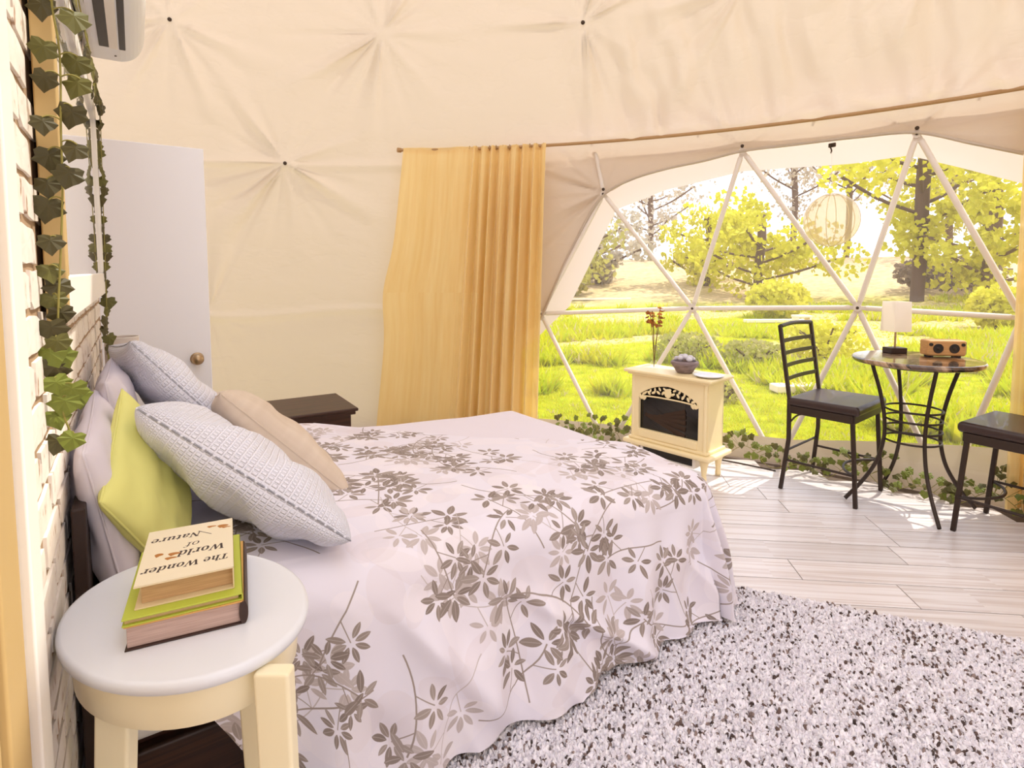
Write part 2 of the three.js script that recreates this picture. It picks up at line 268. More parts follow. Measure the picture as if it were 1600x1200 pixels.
// air conditioner on the wall above the window
{
  const t = thing('air_conditioner', 'white rounded wall air conditioner with dark slots high above the brick wall', 'air conditioner', [WX, 2.36, -2.62]);
  const L = 0.84, sh = new THREE.Shape(); sh.moveTo(0, 0.02); sh.quadraticCurveTo(0, 0, 0.03, 0); sh.lineTo(0.12, 0); sh.quadraticCurveTo(0.19, 0.01, 0.2, 0.09); sh.lineTo(0.2, 0.24); sh.quadraticCurveTo(0.195, 0.28, 0.15, 0.285); sh.lineTo(0, 0.285); sh.closePath();
  const body = new THREE.ExtrudeGeometry(sh, { depth: L - 0.04, bevelEnabled: true, bevelSize: 0.02, bevelThickness: 0.02, bevelSegments: 4, curveSegments: 8 }).scale(0.9, 1, 1).translate(0.018, 0.0, -L / 2 + 0.02);
  add(t, 'housing', body, M.gloss);
  add(t, 'slot', rbox(0.034, 0.008, 0.56, 0.075, -0.022, 0.06, 0.003), M.black);
  add(t, 'slot', rbox(0.022, 0.008, 0.6, 0.135, -0.018, 0.06, 0.003), M.black);
  add(t, 'louver', rbox(0.03, 0.006, 0.58, 0.105, -0.023, 0.06, 0.002), M.white);
  add(t, 'screw_cap', cyl(0.004, 0.004, 0.004, 0.11, -0.021, -0.33, 12), M.bolt);
}

// ---------------------------------------------------------------- ivy
const ivyDark = std(0x47401c, 0.55), ivyMid = std(0x5d5a22, 0.55), ivyLight = std(0x727c28, 0.55), stemM = std(0x8d8440, 0.7);
function ivyLeaf(seed) {                                             // five-lobed, folded along its ribs; tip towards -y, face +z, about 1 across
  const r = rngOf(seed), L = [[0, 0.35], [0.24, 0.42], [0.44, 0.34], [0.44, 0.12], [0.58, -0.02], [0.4, -0.2], [0.22, -0.36], [0, -0.6]], out = L.concat(L.slice(1, -1).reverse().map(([x, y]) => [-x, y])).map(([x, y]) => [x + (r() - 0.5) * 0.06, y + (r() - 0.5) * 0.06]);
  const p = [0, 0.12, 0.04], ix = [];
  out.forEach(([x, y], i) => p.push(x, y, (i % 2 ? -0.02 : 0.03) - 0.18 * (x * x + y * y) + (r() - 0.5) * 0.03));
  for (let i = 0; i < out.length; i++) ix.push(0, 1 + ((i + 1) % out.length), 1 + i);
  const g = new THREE.BufferGeometry(); g.setAttribute('position', new THREE.Float32BufferAttribute(p, 3)); g.setIndex(ix); return clean((() => { const h = g.toNonIndexed(); h.computeVertexNormals(); return h; })());
}
const ivyG = [1, 2, 3, 4, 5].map(ivyLeaf);
function vine(label, stem, leaves, group, stemR = 0.0018) {          // leaves: [x, y, z, size, yaw, pitch, roll, material]
  const o = stem[0], t = thing('ivy_garland', label, 'ivy', o, 0, group), rel = (p) => [p[0] - o[0], p[1] - o[1], p[2] - o[2]];
  const curve = new THREE.CatmullRomCurve3(stem.map((p) => V3(...rel(p)))), S = curve.getSpacedPoints(80), gs = [new THREE.TubeGeometry(curve, 90, stemR, 5)];
  const lm = [];
  leaves.forEach(([x, y, z, s, ya, pi, ro, m], i) => {
    const c = V3(...rel([x, y, z])); let b = S[0], bd = 9; for (const q of S) { const d = q.distanceTo(c) + Math.abs(q.y - c.y - 0.02) * 0.5; if (d < bd) { bd = d; b = q; } }
    const l = new THREE.Mesh(ivyG[i % 5], m); l.position.copy(c); l.rotation.set(pi, ya, ro, 'YXZ'); l.scale.setScalar(s); lm.push(l);
    const a = V3(0, 0.3, 0.0).multiplyScalar(s).applyEuler(l.rotation).add(c), mid = a.clone().lerp(b, 0.5).add(V3(0, 0.01, 0.004));
    gs.push(new THREE.TubeGeometry(new THREE.QuadraticBezierCurve3(b, mid, a), 5, stemR * 0.7, 4));
  });
  add(t, 'stem', gs, stemM);
  for (const l of lm) { l.name = 'leaf'; t.add(shade(l)); }
  return t;
}
{
  const r = rngOf(21), J = (a) => (r() - 0.5) * a;
  const A = [[-0.116, 1.899], [-0.117, 1.823], [-0.118, 1.774], [-0.123, 1.696], [-0.119, 1.641], [-0.123, 1.591], [-0.125, 1.551], [-0.071, 1.883], [-0.073, 1.813], [-0.073, 1.771], [-0.083, 1.719], [-0.081, 1.654], [-0.092, 1.61], [-0.122, 1.489], [-0.117, 1.409], [-0.114, 1.36], [-0.126, 1.438], [-0.13, 1.288], [-0.115, 1.283], [-0.125, 1.235], [-0.104, 1.22], [-0.13, 1.17], [-0.108, 1.131], [-0.13, 1.126], [-0.116, 1.198], [-0.124, 1.385], [-0.127, 1.335], [-0.12, 1.31], [-0.127, 1.262], [-0.098, 1.205], [-0.073, 1.945], [-0.12, 1.97], [-0.075, 2.0], [-0.122, 2.04], [-0.08, 2.07]];
  vine('ivy garland hanging nearest the camera down the near side of the window casing', [[-0.1, 2.15, -1.3], [-0.102, 1.913, -1.3], [-0.095, 1.828, -1.3], [-0.099, 1.694, -1.3], [-0.102, 1.581, -1.3], [-0.11, 1.466, -1.3], [-0.12, 1.328, -1.3], [-0.12, 1.187, -1.3], [-0.11, 1.14, -1.3]],
    A.map(([x, y]) => [x, y, -1.3 + J(0.03), 0.043 + J(0.012), J(0.9), J(0.5), J(0.9), y < 1.32 && r() < 0.6 ? ivyLight : r() < 0.35 ? ivyMid : ivyDark]));
  const B = [], st = [];
  for (let z = -1.5; z > -2.85; z -= 0.05) B.push([-0.082 + J(0.02), 2.06 + J(0.09), z, 0.05 + J(0.015), PI / 2 + J(0.7), J(0.6), J(1), r() < 0.4 ? ivyMid : ivyDark]);
  for (let y = 2.03; y > 1.02; y -= 0.038) B.push([-0.094 - 0.012 * (2 - y) + J(0.02), y, -2.88 + J(0.05), 0.05 + J(0.016), PI / 4 + J(1.4), J(0.5), J(1), r() < 0.4 ? ivyMid : ivyDark]);
  vine('ivy garland draped along the window top then down its far side by the door', [[-0.085, 2.09, -1.45], [-0.085, 2.075, -2.0], [-0.085, 2.08, -2.5], [-0.09, 2.06, -2.85], [-0.094, 1.9, -2.88], [-0.1, 1.5, -2.88], [-0.103, 1.3, -2.88], [-0.108, 1.04, -2.88]], B);
  // garlands lying along the foot of the bay window
  const ring = (a, rr, y) => [C.x + rr * Math.cos(a * D2R), y, C.z + rr * Math.sin(a * D2R)];
  const run = (label, a0, a1, n, bunch) => {
    const F = []; for (let i = 0; i < n; i++) { const a = a0 + ((a1 - a0) * i) / n + J(0.9), h = bunch(a); F.push([...ring(a, 5.86 + J(0.16) + h * 0.1, 0.03 + r() * h), 0.05 + J(0.018), Math.atan2(-Math.cos(a * D2R), -Math.sin(a * D2R)) + J(1.6), -0.5 + J(0.8), J(2), r() < 0.55 ? ivyLight : ivyMid]); }
    const st = []; for (let i = 0; i <= 10; i++) { const a = a0 + ((a1 - a0) * i) / 10; st.push(ring(a, 5.85, 0.012 + bunch(a) * 0.55 * (i % 2))); }
    vine(label, st, F, undefined, 0.0022);
  };
  run('ivy garland on the floor left of the stove under the window', -40.8, -33.5, 60, () => 0.2);
  run('ivy garland on the floor running from the stove past the table legs', -27.8, -10.6, 120, (a) => 0.1 + 0.14 * Math.pow(Math.abs(Math.sin(a * 0.42)), 2));
}
{ const p = [-28.4, -26.5, -25.2, -24].map((a, i) => { const q = onDome(a, -11.4, R - 0.16 - 0.02 * i); return [q.x, 0.006, q.z]; }); tag(add(scene, 'power_cable', tube(p, 0.005, 30, 6), M.iron), 'thin dark cable lying on the floor right of the stove', 'cable'); }

// ---------------------------------------------------------------- curtain pole and curtains
const RP = 5.93, poleAt = (a, y = 2.48) => [C.x + RP * Math.cos(a * D2R), y, C.z + RP * Math.sin(a * D2R)];
{
  const pts = []; for (let a = -54.0; a <= -4; a += 1) pts.push(poleAt(a));
  const t = thing('curtain_pole', 'long curved curtain pole running round the dome wall above the window', 'curtain pole', pts[0]);
  const rel = (p) => [p[0] - pts[0][0], p[1] - pts[0][1], p[2] - pts[0][2]];
  add(t, 'pole', tube(pts.map(rel), 0.013, 160, 10), M.rod);
  add(t, 'end_cap', cyl(0.021, 0.021, 0.03, 0, 0, 0, 16).rotateZ(PI / 2), M.rod);
  for (const a of [-46, -38, -30, -22.5, -14]) { const p = rel(poleAt(a)), q = onDome(a, 11.6, R - 0.02), e = rel([q.x, 2.5, q.z]); add(t, 'bracket', bar(V3(...p), V3(...e), 0.008, 8), M.strut); }
}
const curtainTex = dataTex(256, (u, v) => mixc([1, 0.91, 0.66], [0.97, 0.84, 0.56], fbm(u * 30, v * 3, 3)));
const curtainM = phys(0xffffff, 0.75, { map: curtainTex, transmission: 0.4, thickness: 0, sheen: 0.3, sheenColor: new THREE.Color(1, 0.9, 0.6), bumpMap: weaveBump, bumpScale: 0.001 });
function curtain(label, a0, a1, flare0, flare1, tight, seed, bulge = 0.5) {
  const top = 2.47, t = thing('curtain', label, 'curtain', [C.x + RP * Math.cos((a0 + a1) / 2 * D2R), 0.02, C.z + RP * Math.sin((a0 + a1) / 2 * D2R)]), o = t.position;
  const fold = (s, v) => { const k = smooth(tight, tight + 0.06, s), broad = 0.03 * Math.sin(s * 19 + 0.6 * Math.sin(v * 2)) + 0.012 * Math.sin(s * 53 + v), pleat = 0.055 * Math.sin(s * 88 + 2.2 * vnoise(s * 9, v * 1.2) + seed) + 0.02 * Math.sin(s * 151 + v); return (broad * (1 - k) + pleat * k) * (0.55 + 0.45 * smooth(0, 0.25, v)); };
  const g = gridGeo(420, 60, (s, v) => { const bow = v * (flare0 + (flare1 - flare0) * s) + (s < 0.5 ? -bulge * (1 - s / 0.5) * Math.exp(-Math.pow((v - 0.5) / 0.12, 2)) * 0.35 : 0), a = a0 + (a1 - a0) * s + bow, rr = RP - 0.03 - fold(s, v) + 0.03 * v; return [C.x + rr * Math.cos(a * D2R) - o.x, top - v * (top - 0.03) - o.y, C.z + rr * Math.sin(a * D2R) - o.z]; }, (s, v) => [s * 2, v * 2]);
  add(t, 'fabric', g, curtainM);
  add(t, 'heading', gridGeo(300, 3, (s, v) => { const a = a0 + (a1 - a0) * s, rr = RP + 0.004 - 0.028 - fold(s, 0) * 0.8; return [C.x + rr * Math.cos(a * D2R) - o.x, top + 0.022 - v * 0.05 - o.y, C.z + rr * Math.sin(a * D2R) - o.z]; }), curtainM);
  for (let i = 0; i < 12; i++) { const a = a0 + (a1 - a0) * (tight + (1 - tight) * (i + 0.5) / 12), p = poleAt(a); add(t, 'ring', new THREE.TorusGeometry(0.021, 0.003, 6, 16).rotateY(-a * D2R).translate(p[0] - o.x, p[1] - o.y, p[2] - o.z), M.rod); }
}
curtain('gathered golden tan curtain hanging left of the bay window behind the bed', -53.6, -41.6, -2.7, -0.6, 0.44, 1, 1.5);
curtain('sliver of brown curtain at the far right edge of the window', -12.0, -7.5, 0.2, 0, 0.1, 4, 0);

// ---------------------------------------------------------------- chest against the wall behind the bed
{
  const t = thing('chest', 'dark wooden chest with a lipped lid standing behind the bed', 'chest', [0.86, 0, -4.02], -0.02);
  add(t, 'body', [rbox(0.68, 0.42, 0.48, 0, 0.25, 0, 0.008), rbox(0.69, 0.05, 0.49, 0, 0.065, 0, 0.006)], M.chest);
  add(t, 'lid', [rbox(0.76, 0.022, 0.56, 0, 0.495, 0, 0.008), rbox(0.73, 0.025, 0.53, 0, 0.472, 0, 0.006)], M.chest);
  for (const [x, z] of [[-0.3, 0.2], [0.3, 0.2], [-0.3, -0.2], [0.3, -0.2]]) add(t, 'foot', cyl(0.024, 0.018, 0.04, x, 0.02, z, 12), M.chest);
  add(t, 'latch', rbox(0.04, 0.04, 0.008, 0, 0.42, 0.243, 0.002), M.metal);
}
// slim lamp in the corner by the door
{
  const t = thing('floor_lamp', 'slim lamp with a pale drum shade between the brick wall and white door', 'lamp', [-0.062, 0, -3.12]);
  add(t, 'base', lathe([[0, 0], [0.066, 0], [0.066, 0.012], [0.02, 0.02], [0, 0.02]], 32), M.metal);
  add(t, 'pole', cyl(0.008, 0.008, 0.9, 0, 0.46, 0, 12), M.metal);
  const s = add(t, 'lamp_shade', lathe([[0.066, 0.9], [0.066, 1.138], [0.064, 1.138], [0.064, 0.9], [0.066, 0.9]], 40), phys(0xf2e9e2, 0.9, { transmission: 0.35 }));
  add(s, 'shade_ring', new THREE.TorusGeometry(0.066, 0.0022, 6, 40).rotateX(PI / 2).translate(0, 1.138, 0), M.white);
}

// ---------------------------------------------------------------- bed
{
  const t = thing('bed', 'double bed with dark base and a lime green fitted sheet against the brick wall', 'bed', [0.9, 0, -2.2]);
  const at = (g) => g.translate(-0.9, 0, 2.2);
  add(t, 'head_panel', at(rbox(0.025, 0.92, 1.46, -0.12, 0.48, -2.19, 0.004)), M.darkwood).userData.label = 'dark panel against the wall';  // dark panel in the gap between wall and mattress
  add(t, 'base', [at(rbox(1.98, 0.24, 1.36, 0.9, 0.19, -2.2, 0.01)), at(rbox(1.94, 0.045, 1.3, 0.9, 0.328, -2.2, 0.01))], M.chest);
  for (const [x, z] of [[0, -1.6], [1.82, -1.6], [0, -2.8], [1.82, -2.8]]) add(t, 'leg', at(cyl(0.03, 0.022, 0.08, x, 0.04, z, 12)), M.darkwood);
  add(t, 'box_spring', at(rbox(2.0, 0.045, 1.4, 0.9, 0.37, -2.2, 0.02, 3)), M.white);
  const m = add(t, 'mattress', at(gridMattress()), M.green); m.userData.label = 'mattress in a lime green fitted sheet';
}
function gridMattress() {
  const g = new RoundedBoxGeometry(2.02, 0.19, 1.4, 5, 0.055), p = g.attributes.position;
  for (let i = 0; i < p.count; i++) { const x = p.getX(i), y = p.getY(i), z = p.getZ(i); p.setY(i, y + (y > 0 ? -0.035 * (x / 1) + 0.01 : 0) + 0.003 * Math.sin(x * 23) * Math.sin(z * 19)); }
  g.computeVertexNormals(); return g.translate(0.9, 0.472, -2.2);
}
function leafPrint() {                                               // flat print of leafy sprigs
  const n = 2048, c = document.createElement('canvas'); c.width = c.height = n; const k = c.getContext('2d'), r = rngOf(77), S = n / 2.2;
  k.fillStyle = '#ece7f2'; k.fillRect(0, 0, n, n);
  for (let i = 0; i < 240; i++) { k.fillStyle = ['rgba(246,240,244,0.35)', 'rgba(222,212,214,0.25)'][i % 2]; k.beginPath(); k.ellipse(r() * n, r() * n, 30 + r() * 120, 20 + r() * 60, r() * 3, 0, 7); k.fill(); }
  const leaf = (x, y, a, l, w, col) => { k.save(); k.translate(x, y); k.rotate(a); k.fillStyle = col; k.beginPath(); k.moveTo(0, 0); k.bezierCurveTo(l * 0.25, -w, l * 0.75, -w * 0.9, l, 0); k.bezierCurveTo(l * 0.75, w * 0.9, l * 0.25, w, 0, 0); k.fill(); k.strokeStyle = 'rgba(222,212,210,0.55)'; k.lineWidth = 1.5; k.beginPath(); k.moveTo(l * 0.08, 0); k.lineTo(l * 0.9, 0); k.stroke(); k.restore(); };
  const cols = ['#9c8e86', '#93857d', '#a89b94', '#8b7d75'];
  const cluster = (x, y, a, s, faint) => { const m = 5 + Math.floor(r() * 3); for (let i = 0; i < m; i++) { const b = a + (i - (m - 1) / 2) * (5.2 / m) + (r() - 0.5) * 0.3, l = s * (0.055 + 0.022 * r()) * S; leaf(x + Math.cos(b) * 0.012 * S, y + Math.sin(b) * 0.012 * S, b, l, l * (0.24 + 0.06 * r()), faint ? '#c4b8b6' : cols[Math.floor(r() * 4)]); } };
  const wrapDraw = (f) => { for (const dx of [-n, 0, n]) for (const dy of [-n, 0, n]) { k.save(); k.translate(dx, dy); f(); k.restore(); } };
  const sprig = (x, y, a, faint) => { const q = r() * 1e9; wrapDraw(() => { const r0 = rngOf(q); let px = x, py = y, b = a, turn = (r0() - 0.5) * 0.22; const L = (0.26 + 0.12 * r0()) * S, m = 12; k.strokeStyle = faint ? '#c8bdbb' : '#a0928a'; k.lineWidth = faint ? 3 : 4.5; k.beginPath(); k.moveTo(px, py); const nodes = []; for (let i = 0; i < m; i++) { b += turn; px += (Math.cos(b) * L) / m; py += (Math.sin(b) * L) / m; k.lineTo(px, py); nodes.push([px, py, b]); } k.stroke();
    const save = r; for (const i of [4, 8]) { const [nx, ny, nb] = nodes[i], sd = i === 4 ? 1 : -1; k.lineWidth = 3; const ex = nx + Math.cos(nb + sd * 0.9) * 0.07 * S, ey = ny + Math.sin(nb + sd * 0.9) * 0.07 * S; k.beginPath(); k.moveTo(nx, ny); k.lineTo(ex, ey); k.stroke(); cl(ex, ey, nb + sd * 0.9, 0.85, faint, r0); } cl(px, py, b, 1.05, faint, r0); }); };
  const cl = (x, y, a, s, faint, r0) => { const m = 5 + Math.floor(r0() * 3); for (let i = 0; i < m; i++) { const b = a + (i - (m - 1) / 2) * (5.2 / m) + (r0() - 0.5) * 0.3, l = s * (0.05 + 0.022 * r0()) * S, w = l * (0.24 + 0.06 * r0()); leaf(x + Math.cos(b) * 0.014 * S, y + Math.sin(b) * 0.014 * S, b, l, w, faint ? '#c6bab8' : cols[Math.floor(r0() * 4)]); } };
  for (let pass = 0; pass < 2; pass++) for (let i = 0; i < 6; i++) for (let j = 0; j < 8; j++) sprig(((i + 0.5 * (j % 2) + (pass ? 0.3 : 0.7) + (r() - 0.5) * 0.5) / 6) * n, ((j + (pass ? 0.2 : 0.7) + (r() - 0.5) * 0.5) / 8) * n, -PI / 2 + (r() - 0.5) * 3.4 + (r() < 0.3 ? PI : 0), pass === 0 && (i + j) % 2 === 0);
  const t = new THREE.CanvasTexture(c); t.colorSpace = THREE.SRGBColorSpace; t.wrapS = t.wrapT = THREE.RepeatWrapping; t.magFilter = THREE.LinearFilter; return t;
}
const XE = 1.90, ZE = -1.54, ZF = -2.86, RB = 0.075;
const topY = (x, z) => 0.668 - 0.05 * x + 0.018 * (fbm(x * 2.2 + 4, z * 2.2, 3) - 0.45) - 0.02 * smooth(-1.9, -1.5, z) + 0.012 * Math.sin(x * 3 + z * 2);
function drape(p, z, D, lift, folds) {                               // a flat cloth point laid over the bed; D its overhang
  const dx = Math.max(0, p - XE), dn = Math.max(0, z - ZE), df = Math.max(0, ZF - z), dz = dn - df, h = Math.hypot(dx, dz);
  const bx = Math.min(p, XE), bz = Math.min(Math.max(z, ZF), ZE), T = topY(bx, bz) + lift;
  if (h < 1e-6) { const rump = 0.006 * fbm(p * 14, z * 14, 3); return [bx, T + rump * folds, bz]; }
  const d = Math.max(dx, Math.abs(dz)), ang = Math.atan2(dz, dx), r = RB + lift, q = (r * PI) / 2;
  let out, drop;
  if (d < q) { out = r * Math.sin(d / r); drop = r * (1 - Math.cos(d / r)); } else { out = r + 0.16 * (d - q); drop = r + 0.985 * (d - q); }
  drop = Math.min(drop, T - 0.05);
  const w = smooth(0.03, 0.5, d), corner = dx > 0 && dn > 0 ? 1 : 0;
  let f = 0.016 * Math.sin(p * 12 + 1.5 * Math.sin(p * 5) + d * 2.5) + 0.012 * Math.sin(p * 29 + d * 5) + 0.045 * (fbm(p * 3 + d * 2.2, d * 2 + 7, 3) - 0.5) + 0.03 * (Math.pow(1 - Math.abs(2 * fbm(p * 2.6 - d * 1.3 + 5, d * 1.1 + p * 0.5, 3) - 1), 4) - 0.3);
  if (corner) f = 0.035 * Math.sin(ang * 13 + d * 3) + 0.012 * Math.sin(ang * 31);
  f += 0.03 * Math.exp(-Math.pow((p - 0.42 - d * 0.75) / 0.06, 2)) * smooth(0.1, 0.2, d) * smooth(0.75, 0.5, d);      // long slanting fold near the head
  f += 0.025 * Math.exp(-Math.pow((p - 0.55 - d * 1.5) / 0.05, 2)) * smooth(0.15, 0.3, d) - 0.02 * Math.exp(-Math.pow((p - 0.95 - d * 0.5) / 0.05, 2)) * smooth(0.1, 0.3, d);
  out += f * w * folds * 1.5;
  return [bx + (dx / h) * out, T - drop, bz + (dz / h) * out];
}
const OV = 0.66;
{
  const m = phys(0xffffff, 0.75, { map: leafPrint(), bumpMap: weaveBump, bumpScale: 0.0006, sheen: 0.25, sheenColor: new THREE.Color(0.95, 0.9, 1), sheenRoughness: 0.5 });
  const zf = (p) => -2.95 + 0.81 * Math.min(1.28, Math.max(0, p - 0.66)) + 0.025 * Math.sin(p * 5);
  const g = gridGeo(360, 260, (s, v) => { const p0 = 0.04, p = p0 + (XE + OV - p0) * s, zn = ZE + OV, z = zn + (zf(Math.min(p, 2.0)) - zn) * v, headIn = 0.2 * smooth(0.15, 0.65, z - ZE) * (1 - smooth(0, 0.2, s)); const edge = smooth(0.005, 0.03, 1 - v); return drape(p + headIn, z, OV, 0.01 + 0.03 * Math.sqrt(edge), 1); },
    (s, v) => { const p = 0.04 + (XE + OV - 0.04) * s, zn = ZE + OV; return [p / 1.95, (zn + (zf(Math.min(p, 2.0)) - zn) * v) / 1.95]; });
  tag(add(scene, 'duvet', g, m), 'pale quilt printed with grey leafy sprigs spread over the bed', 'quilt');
  const wm = phys(0xe9e2ec, 0.85, { sheen: 0.2, sheenColor: new THREE.Color(1, 1, 1), bumpMap: weaveBump, bumpScale: 0.0008 });
  const b = gridGeo(200, 160, (s, v) => { const p = 0.25 + (XE + 0.5 - 0.25) * s, z = ZF - 0.5 + (-1.72 - (ZF - 0.5)) * v; return drape(p, z, 0.5, 0.002, 0.6); });
  tag(add(scene, 'bed_blanket', b, wm), 'plain white blanket showing on the far foot corner of the bed', 'blanket');
}
// pillows: two skins meeting at a seam, corners drawn out, soft creases
function pillowGeo(L, W, T, seed, o = {}) {
  const n = 64, k = o.pinch ?? 0.07;
  const half = (sgn) => gridGeo(n, n, (s, v) => {
    const a = Math.sin((s * 2 - 1) * PI / 2), b = Math.sin((v * 2 - 1) * PI / 2), x = (L / 2) * a * (1 - k * (1 - b * b)), z = (W / 2) * b * (1 - k * (1 - a * a)), e = Math.max(0, (1 - a * a) * (1 - b * b));
    let y = (T / 2) * Math.pow(e, 0.36); y += Math.min(1, e * 4) * (0.02 * (fbm(a * 2.2 + seed, b * 2.2 + sgn, 3) - 0.5) + (o.crease ?? 0.006) * Math.sin(9 * a + 5 * b * Math.sin(seed) + 3 * fbm(a * 2, b * 2 + seed, 2)));
    const bend = (o.bend ?? 0) * a * a;
    return [x, sgn * y + bend, z];
  }, (s, v) => [s * L, v * W]);
  const g = half(1), h = half(-1); const ix = h.index.array; for (let i = 0; i < ix.length; i += 3) { const q = ix[i]; ix[i] = ix[i + 1]; ix[i + 1] = q; } h.computeVertexNormals();
  return mergeGeometries([g, h]);
}
const pillowSeam = (L, W, k) => { const p = []; for (let i = 0; i < 80; i++) { const t = (i / 80) * 4, e = Math.floor(t), f = Math.sin(((t - e) * 2 - 1) * PI / 2), [a, b] = [[f, -1], [1, f], [-f, 1], [-1, -f]][e]; p.push([(L / 2) * a * (1 - k * (1 - b * b)), 0, (W / 2) * b * (1 - k * (1 - a * a))]); } return tube(p, 0.003, 160, 5, true); };
function pillow(label, c, ex, ez, L, W, T, m, seed, o = {}) {
  const t = thing('pillow', label, 'pillow', c, 0, o.group), X = V3(...ex).normalize(), Z0 = V3(...ez), Y = V3().crossVectors(Z0, X).normalize(), Z = V3().crossVectors(X, Y);
  t.quaternion.setFromRotationMatrix(new THREE.Matrix4().makeBasis(X, Y, Z));
  add(t, 'cushion', pillowGeo(L, W, T, seed, o), m); const s = add(t, 'piping', pillowSeam(L, W, o.pinch ?? 0.07), o.seamM ?? m);
  if (o.bend) t.children[1].geometry.dispose(), t.remove(s);
  return t;
}
const waffleTex = (() => { const f = (u, v) => { const a = Math.abs(((u * 24) % 1) - 0.5) * 2, b = Math.abs(((v * 24) % 1) - 0.5) * 2; return Math.max(smooth(0.55, 0.85, a), smooth(0.55, 0.85, b)); }; return dataTex(512, (u, v) => grey(0.15 + 0.85 * f(u, v)), false); })();
waffleTex.repeat.set(3.2, 3.2);
const waffleM = phys(0xefeffa, 0.9, { bumpMap: waffleTex, bumpScale: 0.0035, sheen: 0.2 });
const lilacM = phys(0xe2dbe6, 0.85, { bumpMap: weaveBump, bumpScale: 0.0006, sheen: 0.2 });
const limeM = phys(0xe6e48a, 0.8, { bumpMap: weaveBump, bumpScale: 0.0008 });
const linenTex = dataTex(256, (u, v) => mixc([0.9, 0.84, 0.77], [0.8, 0.72, 0.64], 0.5 * fbm(u * 60, v * 6, 3) + 0.5 * fbm(u * 6, v * 60, 3)));
const linenM = phys(0xffffff, 0.9, { map: linenTex, bumpMap: weaveBump, bumpScale: 0.001 });
pillow('pale lilac pillow standing against the wall beneath the far ivy strand', [-0.055, 0.91, -2.2], [0, 0, -1], [0.12, -0.99, 0], 0.56, 0.44, 0.12, lilacM, 3, { pinch: 0.04 });
pillow('pale lilac pillow slumped at the near edge of the mattress behind the stool', [-0.072, 0.86, -1.75], [0, 0.1, -1], [0.16, -0.98, 0], 0.5, 0.44, 0.13, lilacM, 8, { pinch: 0.04 });
pillow('lime green cushion standing on its corner between the white and lilac pillows', [0.012, 0.885, -1.7], [0.2, -0.41, -0.18], [-0.13, -0.11, 0.58], 0.36, 0.4, 0.1, limeM, 5, { pinch: 0.03, crease: 0.003 });
pillow('large white waffle pillow leaning foremost in front of the lime cushion', [0.25, 0.835, -1.8], [0.76, -0.64, 0.28], [0.05, 0.15, 1], 0.63, 0.54, 0.22, waffleM, 2, { crease: 0.009, pinch: 0.04 });
pillow('white waffle pillow standing upright behind the big one below the door knob', [0.135, 0.955, -2.38], [0.64, -0.77, 0], [0.1, 0.2, 1], 0.6, 0.46, 0.17, waffleM, 12, { pinch: 0.04 });
pillow('beige linen pillow leaning farthest from the wall, nearest the chest', [0.405, 0.8, -2.2], [0.7, -0.72, 0.14], [0.05, 0.16, 1], 0.56, 0.46, 0.2, linenM, 6, { pinch: 0.04, crease: 0.004 });

// ---------------------------------------------------------------- round white stool-table with three books
{
  const hT = 0.82, t = thing('side_table', 'round white side table with splayed legs in front of the bed', 'table', [0.058, 0, -1.172], -0.589);
  const oval = new THREE.Matrix4().makeRotationY(1.012).multiply(new THREE.Matrix4().makeScale(0.87, 1, 1.13)).multiply(new THREE.Matrix4().makeRotationY(-1.012));
  add(t, 'tabletop', lathe([[0, hT], [0.206, hT], [0.2135, hT - 0.004], [0.2155, hT - 0.011], [0.2135, hT - 0.02], [0.206, hT - 0.024], [0, hT - 0.024]], 96).applyMatrix4(oval), M.gloss);
  add(t, 'apron', lathe([[0.192, hT - 0.024], [0.196, hT - 0.03], [0.192, hT - 0.092], [0.176, hT - 0.092], [0.178, hT - 0.024]], 64).applyMatrix4(oval), M.cream);
  const feet = [[-0.05, -1.087], [0.162, -0.938], [-0.062, -1.347], [0.162, -1.198]].map(([x, z]) => V3(x - 0.058, 0, z + 1.172).applyAxisAngle(V3(0, 1, 0), 0.589));
  feet.forEach((o, q) => {
    const g = new RoundedBoxGeometry(0.058, hT - 0.024, 0.03, 3, 0.006), p = g.attributes.position, sx = q % 2 ? 1 : -1;
    for (let i = 0; i < p.count; i++) { const y = p.getY(i) / (hT - 0.024) + 0.5, k = 1 - y; p.setXYZ(i, p.getX(i) * (1 - 0.15 * k) + o.x + sx * 0.03 * k * k, p.getY(i) + (hT - 0.024) / 2, p.getZ(i) + o.z + (q < 2 ? 0.03 * k * k : 0)); }
    g.computeVertexNormals(); add(t, 'leg', g, M.cream);
  });
  const rail = 0.2; add(t, 'stretcher', [[0, 3], [1, 2]].map(([a, b]) => sbar([feet[a].x, rail, feet[a].z], [feet[b].x, rail, feet[b].z], 0.02, 0.03)), M.cream);
}
function book(label, x, y, z, turn, w, d, h, coverM, pageM, opt = {}) {  // spine on +x, tail edge to +z
  const t = thing('book', label, 'book', [x, y, z], turn, undefined), c = opt.cover ?? 0.0025;
  add(t, 'page_block', rbox(w - 0.01, h - 2 * c, d - (opt.inset ?? 0.008), -0.002 + (opt.px ?? 0), h / 2, -(opt.inset ?? 0.008) / 4, 0.001), pageM);
  add(t, 'cover', [rbox(w, c, d, 0, c / 2, 0, 0.001), rbox(c, h, d, w / 2 - c / 2, h / 2, 0, 0.001), ...(opt.round ? [cyl(h / 2, h / 2, d, 0, 0, 0, 20).scale(0.35, 1, 1).rotateX(PI / 2).translate(w / 2 - 0.002, h / 2, 0)] : [])], coverM);
  add(t, 'top_cover', rbox(w + (opt.over ?? 0), c, d, 0, h - c / 2, 0, 0.001), opt.topM ?? coverM);
  if (opt.print) { const g = new THREE.PlaneGeometry(w - 0.001, d - 0.001).rotateX(-PI / 2).translate(0, h + 0.0004, 0); const o = add(t, 'printed_title', g, opt.print); }
  return t;
}
